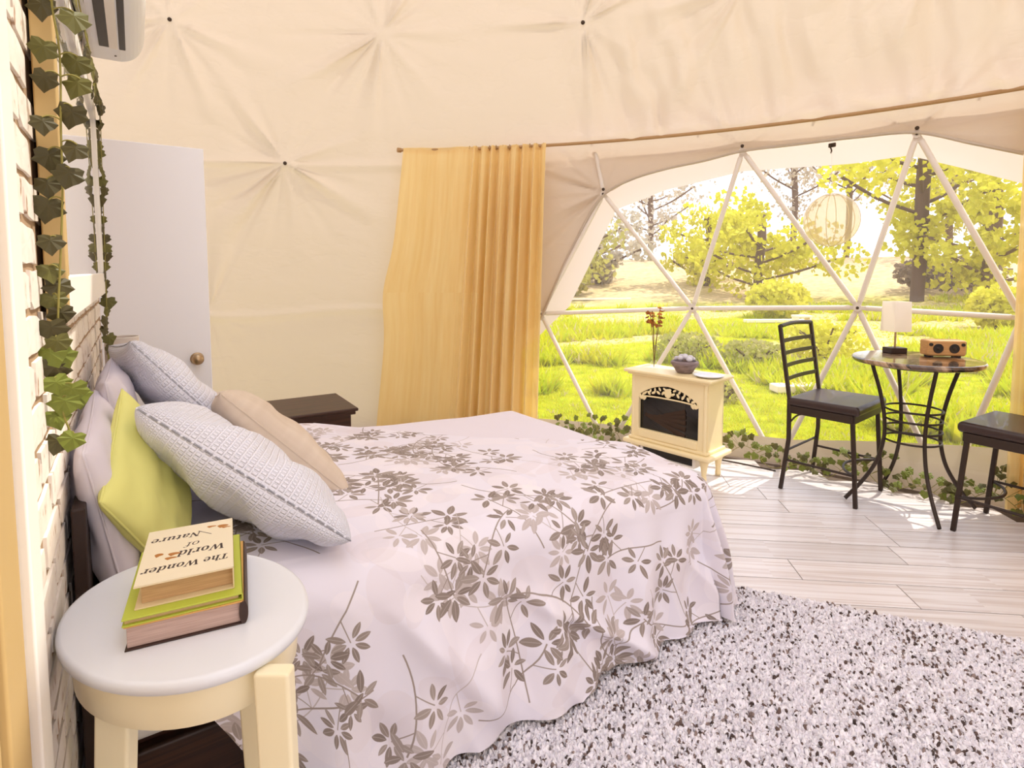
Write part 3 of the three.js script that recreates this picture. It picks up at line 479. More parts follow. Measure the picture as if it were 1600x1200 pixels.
function titlePrint() {
  const c = document.createElement('canvas'); c.width = 512; c.height = 720; const k = c.getContext('2d');
  k.fillStyle = '#efe3c6'; k.fillRect(0, 0, 512, 720);
  k.translate(512, 720); k.rotate(PI);                                // read from the far side of the table
  k.fillStyle = '#3a2a24'; k.textAlign = 'left';
  k.font = 'bold italic 92px serif'; k.fillText('The Wonder', 20, 190, 470);
  k.font = 'bold italic 104px serif'; k.fillText('World', 40, 350, 270);
  k.font = 'italic 84px serif'; k.fillText('of', 190, 450, 90);
  k.font = 'bold italic 92px serif'; k.fillText('Nature', 190, 590, 290);
  k.strokeStyle = '#3a2a24'; k.lineWidth = 6; k.beginPath(); k.moveTo(210, 600); k.lineTo(130, 520); k.stroke();
  k.fillStyle = '#b5762f'; for (const [x, y, w, h] of [[335, 330, 70, 30], [420, 350, 50, 34], [350, 280, 70, 24], [60, 620, 70, 34], [130, 640, 60, 20], [40, 590, 60, 16]]) { k.beginPath(); k.ellipse(x, y, w / 2, h / 2, 0.2, 0, 7); k.fill(); k.beginPath(); k.moveTo(x - w / 2, y); k.lineTo(x + w / 4, y - h); k.lineTo(x + w / 2, y); k.fill(); }
  const t = new THREE.CanvasTexture(c); t.colorSpace = THREE.SRGBColorSpace; t.magFilter = THREE.LinearFilter; return std(0xffffff, 0.6, { map: t });
}
const pageTex = (a, b) => dataTex(128, (u, v) => mixc(a, b, vnoise(u * 4, v * 128)));
const BT = -0.14, bx = 0.066, bz = -1.185;
book('thick dark-bound book with pale mauve pages, bottom of the stack', bx, 0.82, bz, BT, 0.178, 0.245, 0.042, std(0x3a241c, 0.5), std(0xffffff, 0.8, { map: pageTex([0.86, 0.76, 0.72], [0.7, 0.58, 0.54]) }), { round: true, topM: std(0xd9a55c, 0.6) });
book('thin lime green book in the middle of the stack', bx - 0.004, 0.862, bz - 0.004, BT + 0.02, 0.178, 0.25, 0.013, std(0xbcc746, 0.5), std(0xffffff, 0.8, { map: pageTex([0.9, 0.8, 0.6], [0.75, 0.62, 0.45]) }), { topM: std(0xbcc746, 0.5) });
book('cream paperback with an upside-down script title, top of the stack', bx - 0.002, 0.875, bz - 0.012, BT + 0.02, 0.15, 0.222, 0.04, std(0xe2cfa4, 0.6), std(0xffffff, 0.85, { map: pageTex([0.86, 0.72, 0.54], [0.72, 0.57, 0.4]) }), { print: titlePrint(), topM: std(0xead9b4, 0.6), inset: 0.02, px: 0.006 });

// ---------------------------------------------------------------- shaggy speckled rug
{
  const K = V3(2.02, 0, -1.7), e = V3(0.58, 0, 0.815).normalize(), n = V3(-0.815, 0, 0.58).normalize(), A0 = -1.1, A1 = 2.4, B1 = 2.1;
  const c = K.clone().addScaledVector(e, (A0 + A1) / 2).addScaledVector(n, B1 / 2), turn = Math.atan2(-e.z, e.x);
  const t = thing('shag_rug', 'thick pale shaggy rug speckled with dark flecks beside the bed', 'rug', [c.x, 0, c.z], turn);
  add(t, 'rug_backing', rbox(A1 - A0, 0.012, B1, 0, 0.007, 0, 0.005), std(0xbfb0aa, 0.95));
  const g = new THREE.SphereGeometry(1, 7, 5), p = g.attributes.position; for (let i = 0; i < p.count; i++) p.setY(i, p.getY(i) * (0.9 + 0.2 * Math.sin(i * 3)));
  g.computeVertexNormals();
  const r = rngOf(31), N = 160000, im = new THREE.InstancedMesh(g, std(0xffffff, 0.95), N), m = new THREE.Matrix4(), q = new THREE.Quaternion(), col = new THREE.Color(), pale = [[0.97, 0.93, 0.97], [0.98, 0.95, 0.98], [0.93, 0.88, 0.92]], dark = [[0.09, 0.06, 0.05], [0.17, 0.11, 0.09], [0.3, 0.22, 0.19]];
  let k = 0, guard = 0;
  while (k < N && guard++ < 600000) {
    const u = (r() - 0.5) * (A1 - A0), v = (r() - 0.5) * B1, w = V3(u, 0, v).applyAxisAngle(V3(0, 1, 0), turn).add(c);
    if (w.z < -1.62 && w.x < 1.95) continue;
    const s = 0.0052 + 0.003 * r(); q.setFromEuler(new THREE.Euler((r() - 0.5) * 1.6, r() * 6, (r() - 0.5) * 1.6));
    m.compose(V3(u, 0.012 + 0.01 * r(), v), q, V3(s, s * (1.6 + r()), s * 0.8)); im.setMatrixAt(k, m);
    const a = r() < 0.125 ? dark : pale, b = a[Math.floor(r() * 3)]; im.setColorAt(k, col.setRGB(...b)); k++;
  }
  im.count = k; im.name = 'pile'; im.userData.kind = 'stuff'; im.userData.label = 'looped pile of pale and dark yarn'; t.add(shade(im));
}

// ---------------------------------------------------------------- stove
{
  const t = thing('electric_stove', 'cream electric fireplace stove with a dark glass front and leafy fretwork arch', 'stove', [3.22, 0, -2.68], -80.8 * D2R);
  const Wd = 0.6, Dp = 0.24, y0 = 0.2, y1 = 0.685, F = Dp / 2;
  const cr = phys(0xfdeab8, 0.45, { clearcoat: 0.2 });
  // hollow body: sides, back, and a front with an arched opening
  const open = new THREE.Path(), ow = 0.243, oy0 = 0.272, oy1 = 0.53, arch = 0.615;
  open.moveTo(-ow, oy0); open.lineTo(ow, oy0); open.lineTo(ow, oy1); open.quadraticCurveTo(ow * 0.55, arch, 0, arch + 0.008); open.quadraticCurveTo(-ow * 0.55, arch, -ow, oy1); open.lineTo(-ow, oy0);
  const fs = new THREE.Shape(); fs.moveTo(-Wd / 2 + 0.02, y0); fs.lineTo(Wd / 2 - 0.02, y0); fs.lineTo(Wd / 2 - 0.02, y1); fs.lineTo(-Wd / 2 + 0.02, y1); fs.closePath(); fs.holes.push(open);
  add(t, 'front_panel', new THREE.ExtrudeGeometry(fs, { depth: 0.022, bevelEnabled: true, bevelSize: 0.004, bevelThickness: 0.004, bevelSegments: 2, curveSegments: 20 }).translate(0, 0, F - 0.026), cr);
  add(t, 'body', [rbox(0.03, y1 - y0, Dp - 0.02, -Wd / 2 + 0.015, (y0 + y1) / 2, -0.012), rbox(0.03, y1 - y0, Dp - 0.02, Wd / 2 - 0.015, (y0 + y1) / 2, -0.012), rbox(Wd, y1 - y0, 0.02, 0, (y0 + y1) / 2, -F + 0.01), rbox(Wd - 0.03, 0.02, Dp - 0.04, 0, y0 + 0.02, -0.01)], cr);
  for (const s of [-1, 1]) add(t, 'corner_post', [cyl(0.013, 0.013, y1 - y0 - 0.02, s * (Wd / 2 - 0.012), (y0 + y1) / 2, F - 0.006, 12)], cr);
  add(t, 'top', [rbox(Wd + 0.1, 0.022, Dp + 0.09, 0, y1 + 0.019, 0, 0.01, 3), rbox(Wd + 0.05, 0.02, Dp + 0.05, 0, y1 + 0.002, 0, 0.006)], cr);
  add(t, 'base_skirt', [rbox(Wd + 0.03, 0.02, Dp + 0.03, 0, y0 + 0.004, 0, 0.006), rbox(Wd + 0.1, 0.034, Dp + 0.09, 0, y0 - 0.024, 0.0, 0.014, 3)], cr);
  add(t, 'lower_trim', rbox(0.47, 0.05, 0.01, 0, 0.244, F + 0.002, 0.003), cr);
  add(t, 'glass', new THREE.PlaneGeometry(0.5, 0.36).translate(0, 0.45, F - 0.034), phys(0x0d0806, 0.08, { clearcoat: 0.5 })).userData.label = 'dark smoked glass';
  const logs = []; for (let i = 0; i < 5; i++) logs.push(cyl(0.022, 0.026, 0.34 - i * 0.04, 0, 0, 0, 12).rotateZ(PI / 2 + (i - 2) * 0.16).translate((i - 2) * 0.02, 0.33 + i * 0.024, F - 0.05)); add(t, 'fire_log', logs, std(0x3a2616, 0.8));
  const fret = [tube([[-ow, oy1 - 0.012, 0], [-ow * 0.5, oy1 - 0.002, 0], [0, oy1, 0], [ow * 0.5, oy1 - 0.002, 0], [ow, oy1 - 0.012, 0]].map(([x, y]) => [x, y, F - 0.008]), 0.006, 30, 6)];
  const rr = rngOf(3); for (let i = -6; i <= 6; i++) { const x = (i / 6) * ow * 0.97, hgt = oy1 + (arch - oy1) * (1 - (i / 6) ** 2); const lf = new THREE.SphereGeometry(1, 8, 6).scale(0.019, 0.0095, 0.005).rotateZ((i % 2 ? 0.9 : -0.8) + (rr() - 0.5)).translate(x, oy1 + (hgt - oy1) * 0.45, F - 0.008); fret.push(lf); if (Math.abs(i) < 6) fret.push(new THREE.SphereGeometry(1, 8, 6).scale(0.016, 0.008, 0.005).rotateZ(i * 0.5).translate(x + 0.012, oy1 + (hgt - oy1) * 0.8, F - 0.008)); }
  for (const s of [-1, 1]) for (let k = 0; k < 3; k++) fret.push(new THREE.SphereGeometry(1, 8, 6).scale(0.02, 0.01, 0.005).rotateZ(s * (0.6 + k * 0.8)).translate(s * (ow - 0.02 - 0.016 * k), oy1 - 0.022 + 0.008 * (k % 2), F - 0.007));
  fret.push(new THREE.SphereGeometry(1, 10, 8).scale(0.03, 0.034, 0.006).translate(0, oy1 + 0.04, F - 0.007));
  add(t, 'fretwork', fret, cr);
  for (const [sx, sz] of [[-1, 1], [1, 1], [-1, -1], [1, -1]]) add(t, 'leg', lathe([[0, 0], [0.017, 0], [0.02, 0.02], [0.016, 0.05], [0.024, 0.11], [0.034, 0.15], [0.036, 0.17], [0, 0.17]], 16).translate(sx * (Wd / 2 - 0.02), 0, sz * (F - 0.02)), cr);
  add(t, 'lower_vent', [rbox(0.4, 0.07, 0.18, 0, 0.128, 0.02, 0.004)], M.black); add(t, 'vent_rim', [rbox(0.44, 0.012, 0.2, 0, 0.087, 0.025, 0.003), rbox(0.02, 0.08, 0.19, -0.21, 0.128, 0.022, 0.003), rbox(0.02, 0.08, 0.19, 0.21, 0.128, 0.022, 0.003)], M.white);
}
const SY = 0.716;                                                    // top of the stove
{
  const t = thing('stone_bowl', 'grey mottled stone bowl heaped with pebbles on the stove top', 'bowl', [3.23, SY, -2.62]);
  const st = dataTex(128, (u, v) => mixc([0.42, 0.36, 0.36], [0.66, 0.58, 0.58], fbm(u * 16, v * 16, 4)));
  add(t, 'bowl', lathe([[0, 0], [0.05, 0], [0.058, 0.006], [0.07, 0.028], [0.094, 0.06], [0.098, 0.075], [0.09, 0.084], [0.078, 0.086], [0.07, 0.07], [0, 0.04]], 40), std(0xffffff, 0.6, { map: st }));
  const r = rngOf(8); for (let i = 0; i < 9; i++) { const a = i * 2.4, q = 0.018 * Math.sqrt(i) * 1.15; add(t, 'pebble', new THREE.SphereGeometry(0.024, 10, 8).scale(1, 0.75, 0.9).rotateY(i).translate(q * Math.cos(a), 0.092 + 0.026 * (1 - i / 9), q * Math.sin(a)), std(new THREE.Color().setHSL(0.75, 0.08, 0.55 + 0.2 * r()), 0.5)); }
}
{
  const t = thing('dried_flowers', 'thin dried flower stems with rusty heads standing on the stove', 'dried flowers', [3.18, SY, -2.86]);
  add(t, 'vase', lathe([[0, 0], [0.03, 0], [0.034, 0.03], [0.022, 0.05], [0.018, 0.06], [0.014, 0.06], [0.016, 0.03], [0, 0.006]], 24), phys(0xffffff, 0.05, { transmission: 1, ior: 1.4 }));
  const tips = [[-0.03, 0.42, -0.02], [0.02, 0.45, 0.03], [0.0, 0.38, 0.05], [-0.05, 0.43, 0.02], [0.03, 0.4, -0.04]];
  add(t, 'stem', tips.map(([x, y, z]) => tube([[0, 0.01, 0], [x * 0.25, y * 0.4, z * 0.25], [x, y, z]], 0.0022, 14, 5)), std(0x7a5a30, 0.8));
  const r = rngOf(4); for (const [x, y, z] of tips) { const gs = []; for (let i = 0; i < 8; i++) gs.push(ivyG[i % 5].clone().scale(0.035, 0.035, 0.035).rotateX(r() * 3).rotateY(r() * 6).translate(x + (r() - 0.5) * 0.04, y - r() * 0.09, z + (r() - 0.5) * 0.04)); add(t, 'flower_head', gs, std([0xa8662f, 0x8a5a2e, 0xc17a34][Math.floor(r() * 3)], 0.8)); }
}
tag(add(scene, 'glare_disc', lathe([[0, 0], [0.07, 0], [0.085, 0.005], [0.1, 0.012], [0.1, 0.014], [0.084, 0.008], [0.07, 0.004], [0, 0.004]], 48).translate(3.235, SY, -2.42), M.gloss), 'shallow white disc standing in for glare at the right end of the stove top', 'glare_disc');  // white disc shaped in place of glare on the stove top

// ---------------------------------------------------------------- bistro table and chairs
{
  const hT = 0.914, t = thing('bistro_table', 'round tall bistro table with polished stone-pattern top and curved iron legs', 'table', [3.91, 0, -1.45]);
  t.scale.set(0.83, 1, 0.83);
  const marble = dataTex(512, (u, v) => { const a = fbm(u * 8, v * 8, 5), b = 1 - Math.abs(2 * fbm(u * 5 + 3, v * 5 + 8, 5) - 1); return mixc(mixc([0.34, 0.24, 0.17], [0.78, 0.66, 0.52], smooth(0.35, 0.62, a)), [0.12, 0.08, 0.06], smooth(0.9, 0.99, b)); });
  const tg = lathe([[0, hT], [0.392, hT], [0.402, hT - 0.005], [0.405, hT - 0.014], [0.4, hT - 0.028], [0.385, hT - 0.032], [0, hT - 0.032]], 96), tp = tg.attributes.position, tu = tg.attributes.uv; for (let i = 0; i < tp.count; i++) tu.setXY(i, tp.getX(i) * 1.2 + 0.5, tp.getZ(i) * 1.2 + 0.5 + tp.getY(i));
  add(t, 'tabletop', tg, phys(0xffffff, 0.15, { map: marble, clearcoat: 0.9, clearcoatRoughness: 0.08 }));
  for (const a of [44.25, 134.25, 224.25, 314.25].map((d) => d * D2R)) {
    const P = (r, y) => [r * Math.cos(a), y, -r * Math.sin(a)];
    add(t, 'leg', tube([P(0.29, hT - 0.03), P(0.275, 0.84), P(0.225, 0.7), P(0.19, 0.55), P(0.185, 0.42), P(0.225, 0.27), P(0.31, 0.14), P(0.43, 0.012)], 0.013, 50, 10), M.iron);
  }
  for (const y of [0.6, 0.54, 0.475, 0.41]) add(t, 'ring', new THREE.TorusGeometry(0.178 + 0.004 * Math.abs(0.5 - y), 0.0065, 8, 60).rotateX(PI / 2).translate(0, y, 0), M.iron);
  add(t, 'top_ring', new THREE.TorusGeometry(0.285, 0.009, 8, 60).rotateX(PI / 2).translate(0, hT - 0.04, 0), M.iron);
}
function chair(label, pos, turn) {
  const t = thing('bistro_chair', label, 'chair', pos, turn, undefined), w = 0.23, d = 0.19, hs = 0.56;
  for (const s of [-1, 1]) {
    add(t, 'leg', [sbar([s * (w - 0.01), 0, d + 0.03], [s * (w - 0.015), hs, d - 0.01], 0.024, 0.024)], M.iron);
    add(t, 'leg', [sbar([s * (w + 0.015), 0, -d - 0.03], [s * w, 0.34, -d + 0.005], 0.024, 0.024), sbar([s * w, 0.335, -d + 0.005], [s * w, 0.62, -d], 0.024, 0.024), sbar([s * w, 0.61, -d], [s * (w + 0.004), 1.085, -d - 0.075], 0.026, 0.022)], M.iron);
    add(t, 'brace', tube([[s * w, 0.44, -d], [s * w, 0.51, -d + 0.06], [s * w, hs - 0.025, -d + 0.17]], 0.006, 16, 6), M.iron);
  }
  add(t, 'top_rail', tube([[-w, 1.078, -d - 0.073], [0, 1.086, -d - 0.09], [w, 1.078, -d - 0.073]], 0.014, 20, 8), M.iron);
  for (const y of [0.98, 0.9, 0.82, 0.735]) { const z = -d - 0.075 * (y - 0.62) / 0.46; const g = gridGeo(16, 1, (s, v) => [(s * 2 - 1) * w, y + (v - 0.5) * 0.026, z - 0.016 * Math.sin(s * PI)]); const h = g.clone().translate(0, 0, 0.006); add(t, 'slat', [g, h, gridGeo(16, 1, (s, v) => [(s * 2 - 1) * w, y + 0.013, z - 0.016 * Math.sin(s * PI) + v * 0.006]), gridGeo(16, 1, (s, v) => [(s * 2 - 1) * w, y - 0.013, z - 0.016 * Math.sin(s * PI) + v * 0.006])], M.iron); }
  add(t, 'seat_frame', [sbar([-w, hs - 0.02, d], [w, hs - 0.02, d], 0.05, 0.02), sbar([-w, hs - 0.02, -d], [w, hs - 0.02, -d], 0.05, 0.02), sbar([-w, hs - 0.02, -d], [-w, hs - 0.02, d], 0.02, 0.05), sbar([w, hs - 0.02, -d], [w, hs - 0.02, d], 0.02, 0.05), rbox(2 * w - 0.01, 0.012, 2 * d - 0.01, 0, hs, 0)], M.iron);
  const g = new RoundedBoxGeometry(2 * w + 0.03, 0.055, 2 * d + 0.05, 6, 0.022), p = g.attributes.position; for (let i = 0; i < p.count; i++) { const x = p.getX(i) / w, z = p.getZ(i) / d; if (p.getY(i) > 0) p.setY(i, p.getY(i) + 0.012 * Math.max(0, 1 - x * x * 0.7) * Math.max(0, 1 - z * z * 0.7) + 0.003 * Math.sin(z * 14) * Math.abs(x)); }
  g.computeVertexNormals(); const c = add(t, 'cushion', g.translate(0, hs + 0.031, 0.01), M.leather); c.userData.label = 'padded dark brown leather seat';
  for (const s of [-1, 1]) add(t, 'stretcher', bar(V3(s * (w + 0.002), 0.2, d + 0.012), V3(s * (w + 0.006), 0.2, -d - 0.015), 0.008), M.iron);
  add(t, 'stretcher', bar(V3(-w, 0.26, -d - 0.01), V3(w, 0.26, -d - 0.01), 0.008), M.iron);
  add(t, 'footrest', tube([[-w, 0.2, d + 0.015], [-w * 0.6, 0.2, d - 0.07], [0, 0.2, d - 0.11], [w * 0.6, 0.2, d - 0.07], [w, 0.2, d + 0.015]], 0.008, 30, 8), M.iron);
  return t;
}
chair('tall iron chair with slatted back and dark leather seat left of the bistro table', [3.77, 0, -1.845], 0.107);
chair('iron chair cut off by the right edge, nearest the camera of the two', [3.93, 0, -0.93], PI - 0.04);
{
  const t = thing('table_lamp', 'small lamp with boxy white shade on a dark block base on the bistro table', 'lamp', [4.04, 0.914, -1.62], -0.5);
  add(t, 'base', rbox(0.11, 0.036, 0.08, 0, 0.018, 0, 0.004), M.darkwood);
  add(t, 'stem', cyl(0.006, 0.006, 0.16, 0, 0.11, 0, 12), M.metal);
  const flat = (g) => { const h = g.toNonIndexed(); h.computeVertexNormals(); return h; }, s = flat(new THREE.CylinderGeometry(0.078, 0.084, 0.19, 4, 1, true).rotateY(PI / 4).translate(0, 0.235, 0)), s2 = flat(new THREE.CylinderGeometry(0.076, 0.082, 0.19, 4, 1, true).rotateY(PI / 4).translate(0, 0.235, 0));
  add(t, 'lamp_shade', [s, s2], phys(0xfffaf2, 0.9, { transmission: 0.45 }));
}
{
  const t = thing('speaker', 'wooden tabletop radio speaker with two round drivers on the bistro table', 'speaker', [4.12, 0.914, -1.39], -0.72);
  t.scale.setScalar(0.86);
  const wd = std(0xffffff, 0.5, { map: dataTex(128, (u, v) => mixc([0.85, 0.66, 0.42], [0.7, 0.5, 0.3], fbm(u * 4, v * 40, 3))) });
  add(t, 'cabinet', rbox(0.25, 0.112, 0.11, 0, 0.064, 0, 0.014, 4), wd);
  add(t, 'end_cap', rbox(0.008, 0.09, 0.09, 0.126, 0.064, 0, 0.003), std(0x7a7464, 0.6));
  for (const x of [-0.06, 0.045]) { const d = add(t, 'driver', cyl(0.03, 0.03, 0.006, 0, 0, 0, 32).rotateX(PI / 2).translate(x, 0.062, 0.055), M.black); add(d, 'driver_rim', new THREE.TorusGeometry(0.031, 0.003, 8, 32).translate(x, 0.062, 0.057), M.darkwood); add(d, 'cone', new THREE.SphereGeometry(0.012, 16, 8).scale(1, 1, 0.4).translate(x, 0.062, 0.058), M.iron); }
  for (const x of [-0.108, 0.1]) add(t, 'knob', cyl(0.011, 0.012, 0.01, 0, 0, 0, 20).rotateX(PI / 2).translate(x, 0.09, 0.058), M.black);
  for (const x of [-0.09, 0.09]) add(t, 'foot', rbox(0.02, 0.01, 0.08, x, 0.005, 0, 0.002), M.black);
}
{ // solid lantern standing in for a reflection in the bay window
  const p = V3(3.8, 1.77, -1.93), rad = 0.165, t = thing('lantern_reflection', 'round translucent lantern standing in for a reflection in the bay window', 'lantern', p.toArray());
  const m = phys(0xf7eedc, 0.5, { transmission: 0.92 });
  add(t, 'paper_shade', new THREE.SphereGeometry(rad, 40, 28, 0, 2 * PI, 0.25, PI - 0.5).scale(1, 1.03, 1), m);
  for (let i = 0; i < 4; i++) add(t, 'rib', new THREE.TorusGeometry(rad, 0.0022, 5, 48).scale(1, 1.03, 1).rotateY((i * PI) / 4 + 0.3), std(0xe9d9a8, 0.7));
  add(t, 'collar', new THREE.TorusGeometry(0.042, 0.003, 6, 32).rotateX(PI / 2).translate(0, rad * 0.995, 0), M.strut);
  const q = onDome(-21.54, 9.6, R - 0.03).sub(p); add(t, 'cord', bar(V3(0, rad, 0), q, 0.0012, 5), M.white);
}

// ---------------------------------------------------------------- outdoors
const fwd = V3(0.5556, 0, -0.8315), rgt = V3(0.8315, 0, 0.5556);
const out = (u, Z) => fwd.clone().multiplyScalar(Z).addScaledVector(rgt, ((u - 800) / 880) * Z);   // a place in the garden by bearing and distance
const groundY = (x, z) => { const d = Math.hypot(x - C.x, z - C.z); return -0.12 + 2.6 * smooth(26, 52, d) + 0.25 * (fbm(x * 0.12, z * 0.12, 3) - 0.5) * smooth(9, 16, d) + 0.05 * (fbm(x * 0.7, z * 0.7, 2) - 0.5); };
{
  const g = new THREE.CircleGeometry(1, 96, 0, 2 * PI); g.dispose();
  const gg = gridGeo(120, 160, (s, v) => { const a = -1.6 + 2.6 * s - 0.25, r = 6.2 + Math.pow(v, 2.2) * 110, x = C.x + r * Math.cos(a), z = C.z + r * Math.sin(a); return [x, groundY(x, z), z]; }, (s, v) => { const a = -1.6 + 2.6 * s - 0.25, r = 6.2 + Math.pow(v, 2.2) * 110; return [r * Math.cos(a) * 0.2, r * Math.sin(a) * 0.2]; });
  const p = gg.attributes.position, col = new Float32Array(p.count * 3);
  for (let i = 0; i < p.count; i++) { const x = p.getX(i), z = p.getZ(i), d = Math.hypot(x - C.x, z - C.z), n = fbm(x * 0.25, z * 0.25, 4), k = Math.min(1, smooth(24, 34, d + 10 * (n - 0.5)) * 0.9 + 0.75 * smooth(0.52, 0.6, fbm(x * 0.15 + 9, z * 0.4, 4)) * smooth(10, 14, d)), c = mixc(mixc([0.53, 0.55, 0.008], [0.44, 0.46, 0.008], n), [0.85, 0.64, 0.38], k); col.set(c, i * 3); }
  gg.setAttribute('color', new THREE.BufferAttribute(col, 3));
  const t = dataTex(256, (u, v) => grey(0.72 + 0.28 * fbm(u * 24, v * 24, 4, 24)));
  struct('ground', gg, phys(0xffffff, 1, { vertexColors: true, map: t, specularIntensity: 0.1 }));
}
{
  const r = rngOf(51), N = 26000, p = [], ix = [];
  for (let b = 0; b < 5; b++) { const a = b * 1.26, x = Math.cos(a), z = Math.sin(a), o = p.length / 3, h = 0.7 + 0.3 * ((b * 7) % 3) / 2; p.push(x * 0.1 - z * 0.09, 0, z * 0.1 + x * 0.09, x * 0.1 + z * 0.09, 0, z * 0.1 - x * 0.09, x * 0.6, h, z * 0.6); ix.push(o, o + 1, o + 2); }
  const g = new THREE.BufferGeometry(); g.setAttribute('position', new THREE.Float32BufferAttribute(p, 3)); g.setIndex(ix); g.computeVertexNormals();
  const im = new THREE.InstancedMesh(g, phys(0xffffff, 0.95, { transmission: 0.35, specularIntensity: 0.1 }), N), m = new THREE.Matrix4(), c = new THREE.Color(); let k = 0;
  while (k < N) {
    const Z = 4.8 + Math.pow(r(), 1.6) * 20, u = 780 + r() * 950, q = out(u, Z), d = Math.hypot(q.x - C.x, q.z - C.z); if (d < 6.45) continue;
    const weed = fbm(q.x * 0.5, q.z * 0.5, 3) > 0.52 && d > 8, s = (weed ? 0.12 + 0.22 * r() : 0.03 + 0.05 * r());
    m.compose(V3(q.x, groundY(q.x, q.z) - 0.01, q.z), new THREE.Quaternion().setFromAxisAngle(V3(0, 1, 0), r() * 6), V3(s * (0.7 + r()), s, s * (0.7 + r()))); im.setMatrixAt(k, m);
    im.setColorAt(k, r() < 0.06 ? c.setRGB(0.6, 0.5, 0.3) : c.setRGB(0.52 + 0.12 * r(), 0.55 + 0.1 * r(), 0.008 + 0.015 * r())); k++;
  }
  im.name = 'grass'; im.userData = { label: 'bright yellow-green meadow grass growing outside the bay window', category: 'grass', kind: 'stuff' }; scene.add(shade(im));
}
function leafCloud(N, seed, shape, size, c0, c1) {
  const r = rngOf(seed), g = ivyG[seed % 5], im = new THREE.InstancedMesh(g, phys(0xffffff, 0.95, { transmission: 0.45, specularIntensity: 0.15 }), N), m = new THREE.Matrix4(), q = new THREE.Quaternion(), c = new THREE.Color();
  for (let k = 0; k < N; k++) { const [x, y, z] = shape(r), s = size * (0.6 + 0.8 * r()); q.setFromEuler(new THREE.Euler(r() * 6, r() * 6, r() * 6)); m.compose(V3(x, y, z), q, V3(s, s, s)); im.setMatrixAt(k, m); const t = r(); im.setColorAt(k, c.setRGB(...mixc(c0, c1, t))); }
  im.userData.kind = 'stuff'; return shade(im);
}
function tree(label, u, Z, H, cw, c0, c1, seed, o = {}) {
  const q = out(u, Z), y = groundY(q.x, q.z) - 0.05, t = thing('tree', label, 'tree', [q.x, y, q.z], seed), r = rngOf(seed), b0 = o.bare ?? 0.35, tr = o.trunk ?? 0.22, gs = [], tips = [];
  gs.push(tube([[0, 0, 0], [0.1, H * 0.3, 0.05], [-0.1, H * 0.6, 0], [0.05, H * 0.85, 0.1]], tr, 20, 8));
  for (let i = 0; i < 9; i++) { const a = i * 2.4, h0 = H * (b0 + 0.05 + (0.55 - b0 * 0.5) * (i / 9)), l = cw * (0.35 + 0.25 * r()), e = [Math.cos(a) * l, h0 + H * (0.1 + 0.12 * r()), Math.sin(a) * l]; gs.push(tube([[0, h0, 0], [e[0] * 0.5, h0 + (e[1] - h0) * 0.4, e[2] * 0.5], e], tr * 0.3, 8, 5)); tips.push([...e, cw * (0.16 + 0.13 * r())]); }
  for (let i = 0; i < (o.clumps ?? 12); i++) { const a = r() * 6.3, l = cw * 0.5 * Math.sqrt(r()), h = b0 + (1 - b0) * r(), k = Math.sin(PI * Math.min(1, 0.25 + 0.75 * (1 - h) / (1 - b0))); tips.push([Math.cos(a) * l * k, H * h, Math.sin(a) * l * k, cw * (0.12 + 0.14 * r())]); }
  add(t, 'trunk', gs, std(o.bark ?? 0x6b5444, 0.9));
  const lc = leafCloud(0.95 * (o.leaves ?? 2600) | 0, seed, (s) => { const k = tips[Math.floor(s() * tips.length)], v = V3(s() - 0.5, s() - 0.5, s() - 0.5).normalize().multiplyScalar(k[3] * Math.cbrt(s())); return [k[0] + v.x, k[1] + v.y * 0.8, k[2] + v.z]; }, o.leaf ?? 0.22, c0, c1); lc.name = 'crown'; t.add(lc);
}
const YG = [[0.6, 0.58, 0.03], [0.75, 0.7, 0.08]], DG = [[0.4, 0.38, 0.1], [0.55, 0.5, 0.16]], MV = [[0.5, 0.44, 0.36], [0.62, 0.56, 0.46]];
tree('tall tree with thick dark trunk and yellow-green leaves seen through the right panes', 1433, 24, 8.5, 6, ...YG, 101, { trunk: 0.26, bare: 0.3, bark: 0x5a4236, leaves: 1800, clumps: 10 });
tree('bushy yellow-green tree beyond the centre of the window', 1185, 27, 4.8, 5.4, ...YG, 102, { bare: 0.1, leaves: 3000, trunk: 0.2 });
tree('low yellow-green tree left of the bushy one', 1105, 32, 4.6, 4.6, ...YG, 103, { bare: 0.05, leaves: 2400 });
tree('grey-brown tree at the left of the window view', 935, 34, 5.4, 5, ...MV, 104, { bare: 0.05, leaves: 2600 });
tree('taller pale tree between the window frame tubes at left', 1015, 46, 8, 6, ...MV, 105, { bare: 0.2, leaves: 1300 });
tree('tall pale wispy tree behind the bushy tree', 1235, 42, 13, 9, ...MV, 106, { bare: 0.3, leaves: 2200 });
tree('pale wispy tree behind the lantern reflection', 1320, 44, 12, 8, ...MV, 107, { bare: 0.3, leaves: 2000 });
tree('yellow-green tree at the far right of the window', 1545, 22, 5.4, 4, ...YG, 108, { bare: 0.05, leaves: 2200 });
tree('tall leafy tree behind the thick-trunked one', 1480, 38, 11, 7, ...DG, 109, { bare: 0.15, leaves: 2400 });
tree('dark tree at the far left edge of the window', 880, 30, 4.6, 4.5, ...DG, 110, { bare: 0.05, leaves: 2000 });
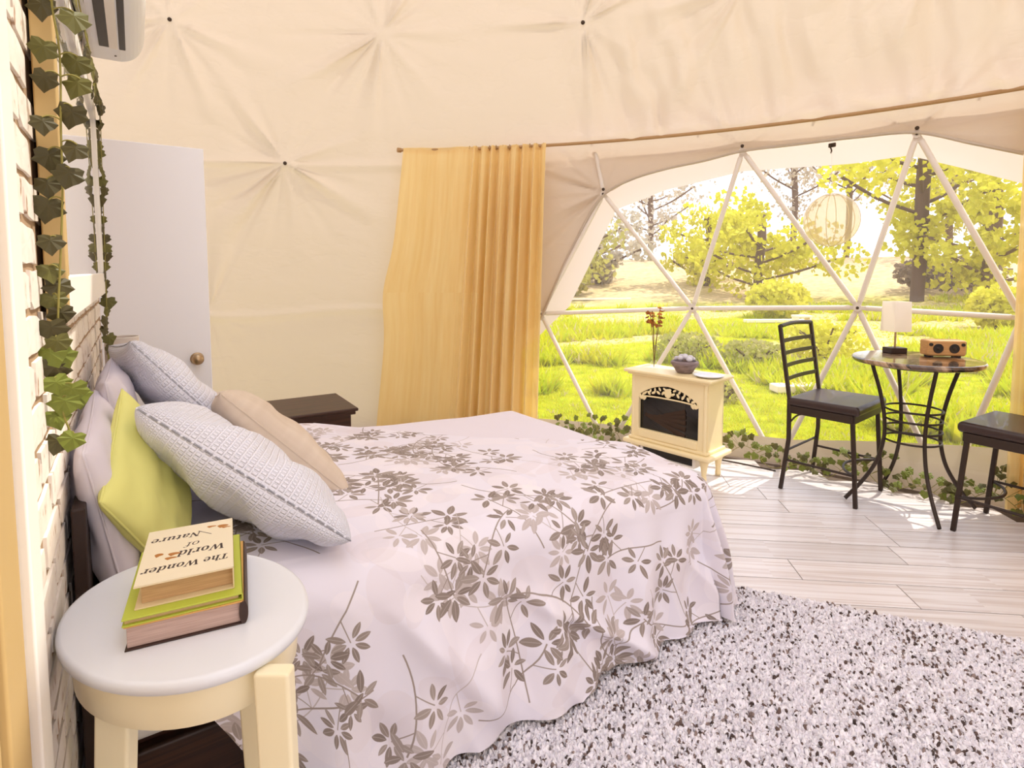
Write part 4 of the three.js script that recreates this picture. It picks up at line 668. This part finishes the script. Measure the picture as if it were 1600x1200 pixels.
function bush(label, u, Z, w, h, c0, c1, seed, n = 900) {
  const q = out(u, Z), t = thing('bush', label, 'bush', [q.x, groundY(q.x, q.z) - 0.03, q.z]), r = rngOf(seed), gs = []; for (let i = 0; i < 9; i++) { const a = i * 2.4; gs.push(tube([[0, 0, 0], [Math.cos(a) * w * 0.15, h * 0.4, Math.sin(a) * w * 0.15], [Math.cos(a) * w * 0.36, h * (0.6 + 0.3 * r()), Math.sin(a) * w * 0.36]], 0.015, 8, 4)); }
  add(t, 'branches', gs, std(0x6b5444, 0.9)); const lc = leafCloud(n, seed, (s) => { const v = V3(s() - 0.5, s() - 0.5, s() - 0.5).normalize().multiplyScalar(0.5 * Math.cbrt(s())); return [v.x * w, h * 0.52 + v.y * h, v.z * w]; }, Math.min(w, h) * 0.11, c0, c1); lc.name = 'foliage'; t.add(lc);
}
bush('bright yellow-green bush below the bushy tree', 1215, 19, 2.0, 1.3, ...YG, 201);
bush('wide low dark hedge bush beside the thick tree trunk', 1480, 26, 4.4, 1.7, [0.2, 0.15, 0.12], [0.32, 0.25, 0.2], 202, 1500);
bush('weedy clump beyond the stove top', 1075, 9.5, 1.1, 0.55, [0.4, 0.42, 0.05], [0.5, 0.45, 0.2], 203, 700);
bush('weedy clump left of the slatted chair back', 1180, 9, 1.0, 0.5, [0.4, 0.42, 0.05], [0.5, 0.45, 0.2], 204, 700);
bush('weedy clump beyond the bistro chair', 1290, 10, 1.4, 0.7, ...YG, 205, 700);
bush('low dark plant in the grass behind the frame tube right of the stove', 1135, 6.6, 0.42, 0.3, ...DG, 206, 350);
bush('leafy shrub behind the bistro lamp', 1560, 15, 1.3, 1.2, ...YG, 207, 900);
const logM = std(0xf0e2cf, 0.8);
for (const [u, Z, L, label] of [[1150, 23, 2.6, 'long pale board lying in the grass left of centre'], [1215, 17, 2.0, 'pale board lying in the grass below the bright bush'], [930, 28, 3.6, 'pale board edge along the far lawn at left'], [1290, 7.2, 1.3, 'white plank lying in the grass behind the slatted chair back']]) {
  const q = out(u, Z), y = groundY(q.x, q.z); tag(add(scene, 'board', rbox(L, 0.1, 0.22, q.x, y + 0.06, q.z, 0.02), logM), label, 'board'); const b = scene.children[scene.children.length - 1]; b.geometry.translate(-q.x, -y, -q.z).rotateY(-0.52); b.position.set(q.x, y, q.z);
}
{ const q = out(1254, 15), y = groundY(q.x, q.z), t = thing('bench', 'small pale bench standing in the meadow', 'bench', [q.x, y, q.z], -0.55); add(t, 'seat', rbox(0.42, 0.06, 0.3, 0, 0.36, 0, 0.01), logM); for (const s of [-1, 1]) add(t, 'leg', rbox(0.05, 0.35, 0.28, s * 0.17, 0.165, 0, 0.005), logM); }

renderer.render(scene, camera);
